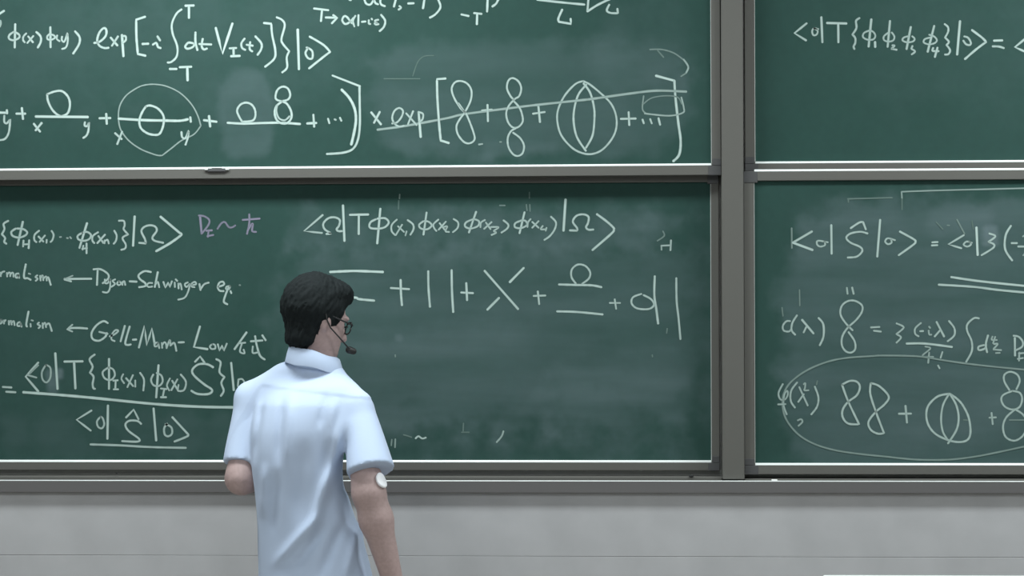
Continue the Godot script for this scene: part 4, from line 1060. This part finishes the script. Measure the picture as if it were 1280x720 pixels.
var folds := []
func shirt_field(p: Vector3) -> float:
	var d := torso(p, 0.0)
	d = smin(d, shoulders(p, 0.004), 0.05)
	# sleeves, cut square at the hem and hollow inside
	for s in [["rs", "rhem", 0.060, 0.084], ["ls", "lhem", 0.054, 0.060]]:
		var a: Vector3 = T[s[0]]; var h: Vector3 = T[s[1]]
		var dir := (h - a).normalized()
		var along := (p - h).dot(dir)
		var c := cone(p, a, h + dir * 0.03, s[2], s[3])
		c = smax(c, along, 0.004)
		d = smin(d, c, 0.022)
	d = smax(d, 0.775 - p.y + 0.02 * sin(p.x * 9.0), 0.01)
	if absf(d) < 0.05:
		if folds.is_empty(): make_folds()
		if p.z > 0.60:
			for q in folds:
				var A: Vector3 = q[0]; var B: Vector3 = q[1]
				var ab := Vector2(B.x - A.x, B.y - A.y)
				var ap := Vector2(p.x - A.x, p.y - A.y)
				var t := ap.dot(ab) / ab.length_squared()
				if t > -0.3 and t < 1.3:
					var k: float = (ap - ab * t).length() / q[2]
					if k < 2.2: d -= 1.5 * q[3] * exp(-k * k * 1.6) * smoothstep(-0.3, 0.25, t) * smoothstep(1.3, 0.75, t)
		var ya: float = T.yoke.y - (p.x - T.yoke.x) * 0.11
		if p.z > 0.6: d += 0.0036 * smoothstep(ya + 0.002, ya - 0.006, p.y)
		d += 0.0022 * sin(p.x * 41.0 + p.y * 9.0 + 1.0) * sin(p.y * 13.0 + p.x * 7.0)
	return d

func make_folds() -> void:
	T.yoke = px(370, 488, 0.76)
	var z := 0.76
	for q in [[[350, 505], [347, 570], 0.016, -0.006], [[362, 505], [358, 575], 0.018, 0.005], [[405, 497], [400, 530], 0.015, -0.004], [[418, 505], [410, 555], 0.016, 0.004],
		[[424, 530], [408, 612], 0.020, 0.009], [[410, 595], [388, 665], 0.021, 0.011], [[394, 650], [345, 702], 0.020, 0.010], [[434, 545], [428, 610], 0.018, -0.011], [[400, 665], [372, 705], 0.016, -0.005],
		[[322, 510], [314, 570], 0.015, -0.006], [[328, 590], [324, 640], 0.018, 0.007], [[345, 600], [338, 660], 0.020, -0.006], [[425, 660], [402, 715], 0.020, -0.006], [[446, 660], [432, 718], 0.018, 0.006], [[380, 560], [372, 640], 0.03, -0.005]]:
		folds.append([px(q[0][0], q[0][1], z), px(q[1][0], q[1][1], z), q[2], q[3]])

func trouser_field(p: Vector3) -> float:
	var d := smax(torso(p, -0.026), p.y - 0.98, 0.01)
	d = smax(d, 0.80 - p.y, 0.04)
	for s in ["l", "r"]:
		var hip: Vector3 = T["hip_" + s]; var kn: Vector3 = T["knee_" + s]; var an: Vector3 = T["ank_" + s]
		d = smin(d, cone(p, hip, kn, 0.094, 0.072), 0.05)
		d = smin(d, cone(p, kn, an, 0.072, 0.068), 0.03)
	d = smax(d, smin(torso(p, -0.026), p.y - 0.74, 0.02), 0.01)
	d = smax(d, 0.075 - p.y, 0.008)
	return d + 0.002 * sin(p.y * 40.0 + p.x * 25.0)

func collar(O: Vector3) -> ArrayMesh:
	var st := SurfaceTool.new()
	st.begin(Mesh.PRIMITIVE_TRIANGLES)
	st.set_smooth_group(0)
	var c := px(393, 452, 0.60) - O
	var yaw := 0.6
	var R := Vector3(cos(yaw), 0, sin(yaw)); var F := Vector3(sin(yaw), 0, -cos(yaw))
	# profile: radius offset, height; up the inside, over the fold, down the fall
	var prof := [[-0.001, -0.03], [-0.004, 0.0], [-0.006, 0.020], [-0.003, 0.0265], [0.002, 0.0275], [0.007, 0.024], [0.013, 0.004], [0.019, -0.022], [0.0185, -0.0245], [0.015, -0.024], [0.006, -0.012], [0.002, -0.03]]
	var rings := []
	var n := 56
	for i in n + 1:
		var th := -PI / 2 + deg_to_rad(172.0) * (2.0 * i / n - 1.0)
		var ring := []
		for q in prof:
			var rr: float = 0.068 + q[0]
			var v := c + R * cos(th) * rr * 1.04 + F * sin(th) * rr * 0.98
			v.y += q[1] - 0.016 * sin(th) - 0.012 * cos(th) + 0.002 * sin(th * 5.0)
			if q[1] < -0.015 and q[0] > 0.01: v.y -= 0.012 * smoothstep(0.2, 1.0, sin(th))
			ring.append(v)
		rings.append(ring)
	for i in n:
		for k in prof.size():
			var j := (k + 1) % prof.size()
			quad(st, rings[i][k], rings[i][j], rings[i + 1][j], rings[i + 1][k])
	st.generate_normals()
	return st.commit()

func hand(w: Vector3, dir: Vector3, palm_n: Vector3, across_hint: Vector3, O: Vector3, into: Array) -> void:
	# dir: along the hand, palm_n: out of the palm, across: towards the thumb side
	var n := (palm_n - dir * palm_n.dot(dir)).normalized()
	var ac := dir.cross(n).normalized()
	if ac.dot(across_hint) < 0.0: ac = -ac
	var bones := []
	for k in 4:
		var off := (1.5 - k) * 0.019
		var knuckle := w + dir * (0.088 - absf(k - 1.2) * 0.004) + ac * off
		bones.append([w + ac * off * 0.55 + dir * 0.005, knuckle, 0.015, 0.0115])
		var L: float = [0.072, 0.082, 0.076, 0.060][k]
		var p := knuckle
		var a := 0.25 + k * 0.05
		for j in 3:
			var d := dir * cos(a) + n * sin(a)
			var e: Vector3 = p + d * L * [0.46, 0.30, 0.24][j]
			bones.append([p, e, [0.0098, 0.0088, 0.0080][j], [0.0090, 0.0082, 0.0070][j]])
			p = e
			a += 0.32 + 0.04 * k
	var t0 := w + dir * 0.025 + ac * 0.018
	var t1 := t0 + dir * 0.032 + ac * 0.030 + n * 0.010
	var t2 := t1 + dir * 0.032 + ac * 0.008 + n * 0.008
	var t3 := t2 + dir * 0.024 + n * 0.008 - ac * 0.002
	bones.append([t0, t1, 0.015, 0.011]); bones.append([t1, t2, 0.0105, 0.0095]); bones.append([t2, t3, 0.0095, 0.0075])
	bones.append([w - dir * 0.03, w + dir * 0.02, 0.029, 0.024])
	var lo := w; var hi := w
	for b in bones:
		for q in [b[0], b[1]]:
			lo = lo.min(q); hi = hi.max(q)
	var field := func(p: Vector3) -> float:
		var d := 1.0
		for b in bones: d = smin(d, cone(p, b[0], b[1], b[2], b[3]), 0.007)
		return d
	sdf_mesh(field, lo - Vector3.ONE * 0.035, hi + Vector3.ONE * 0.035, 0.0034, O, into)

func eyewear() -> void:
	var o := base("eyeglasses", headp(0.1, 0, -0.018))
	tag(o, "dark-rimmed eyeglasses worn by the person at the board", "glasses")
	var O := o.position
	for s in [-1.0, 1.0]:
		var rim := []
		for i in 21:
			var a := TAU * i / 20.0
			var cx: float = 0.033 * s
			var rr: float = cx + 0.026 * signf(cos(a)) * pow(absf(cos(a)), 0.7)
			var uu: float = -0.018 + 0.018 * signf(sin(a)) * pow(absf(sin(a)), 0.7)
			rim.append(headp(0.106 - absf(rr) * 0.16, rr, uu) - O)
		put(tube(rim, 0.0022, 6), "rim", M.black, o)
		var arm := [headp(0.098, 0.060 * s, -0.010), headp(0.088, 0.073 * s, -0.010), headp(0.05, 0.080 * s, -0.008), headp(0.01, 0.081 * s, -0.004), headp(-0.015, 0.079 * s, -0.012)]
		for i in arm.size(): arm[i] -= O
		put(tube(arm, 0.0026, 6), "temple", M.black, o)
	put(tube([headp(0.108, -0.008, -0.012) - O, headp(0.111, 0, -0.009) - O, headp(0.108, 0.008, -0.012) - O], 0.002, 6), "bridge", M.black, o)

func headset() -> void:
	var tip := headp(0.122, 0.046, -0.080)
	var o := base("headset_microphone", tip)
	tag(o, "small black headset microphone beside the cheek of the person", "microphone")
	var ball := func(p: Vector3) -> float:
		return cone(p, tip - T.F * 0.006, tip + T.F * 0.008, 0.011, 0.010) + 0.0006 * sin(p.y * 900.0) * sin(p.x * 900.0)
	put(net(sdf_mesh(ball, tip - Vector3.ONE * 0.03, tip + Vector3.ONE * 0.03, 0.0024, tip)), "windscreen", M.black, o)
	var path := []
	for q in [[0.122, 0.047, -0.080], [0.10, 0.062, -0.075], [0.06, 0.076, -0.058], [0.02, 0.084, -0.040], [0.0, 0.087, -0.02], [-0.012, 0.084, 0.006], [-0.03, 0.076, 0.0]]:
		path.append(headp(q[0], q[1], q[2]) - tip)
	put(tube(path, 0.0022, 6), "boom", M.black, o)
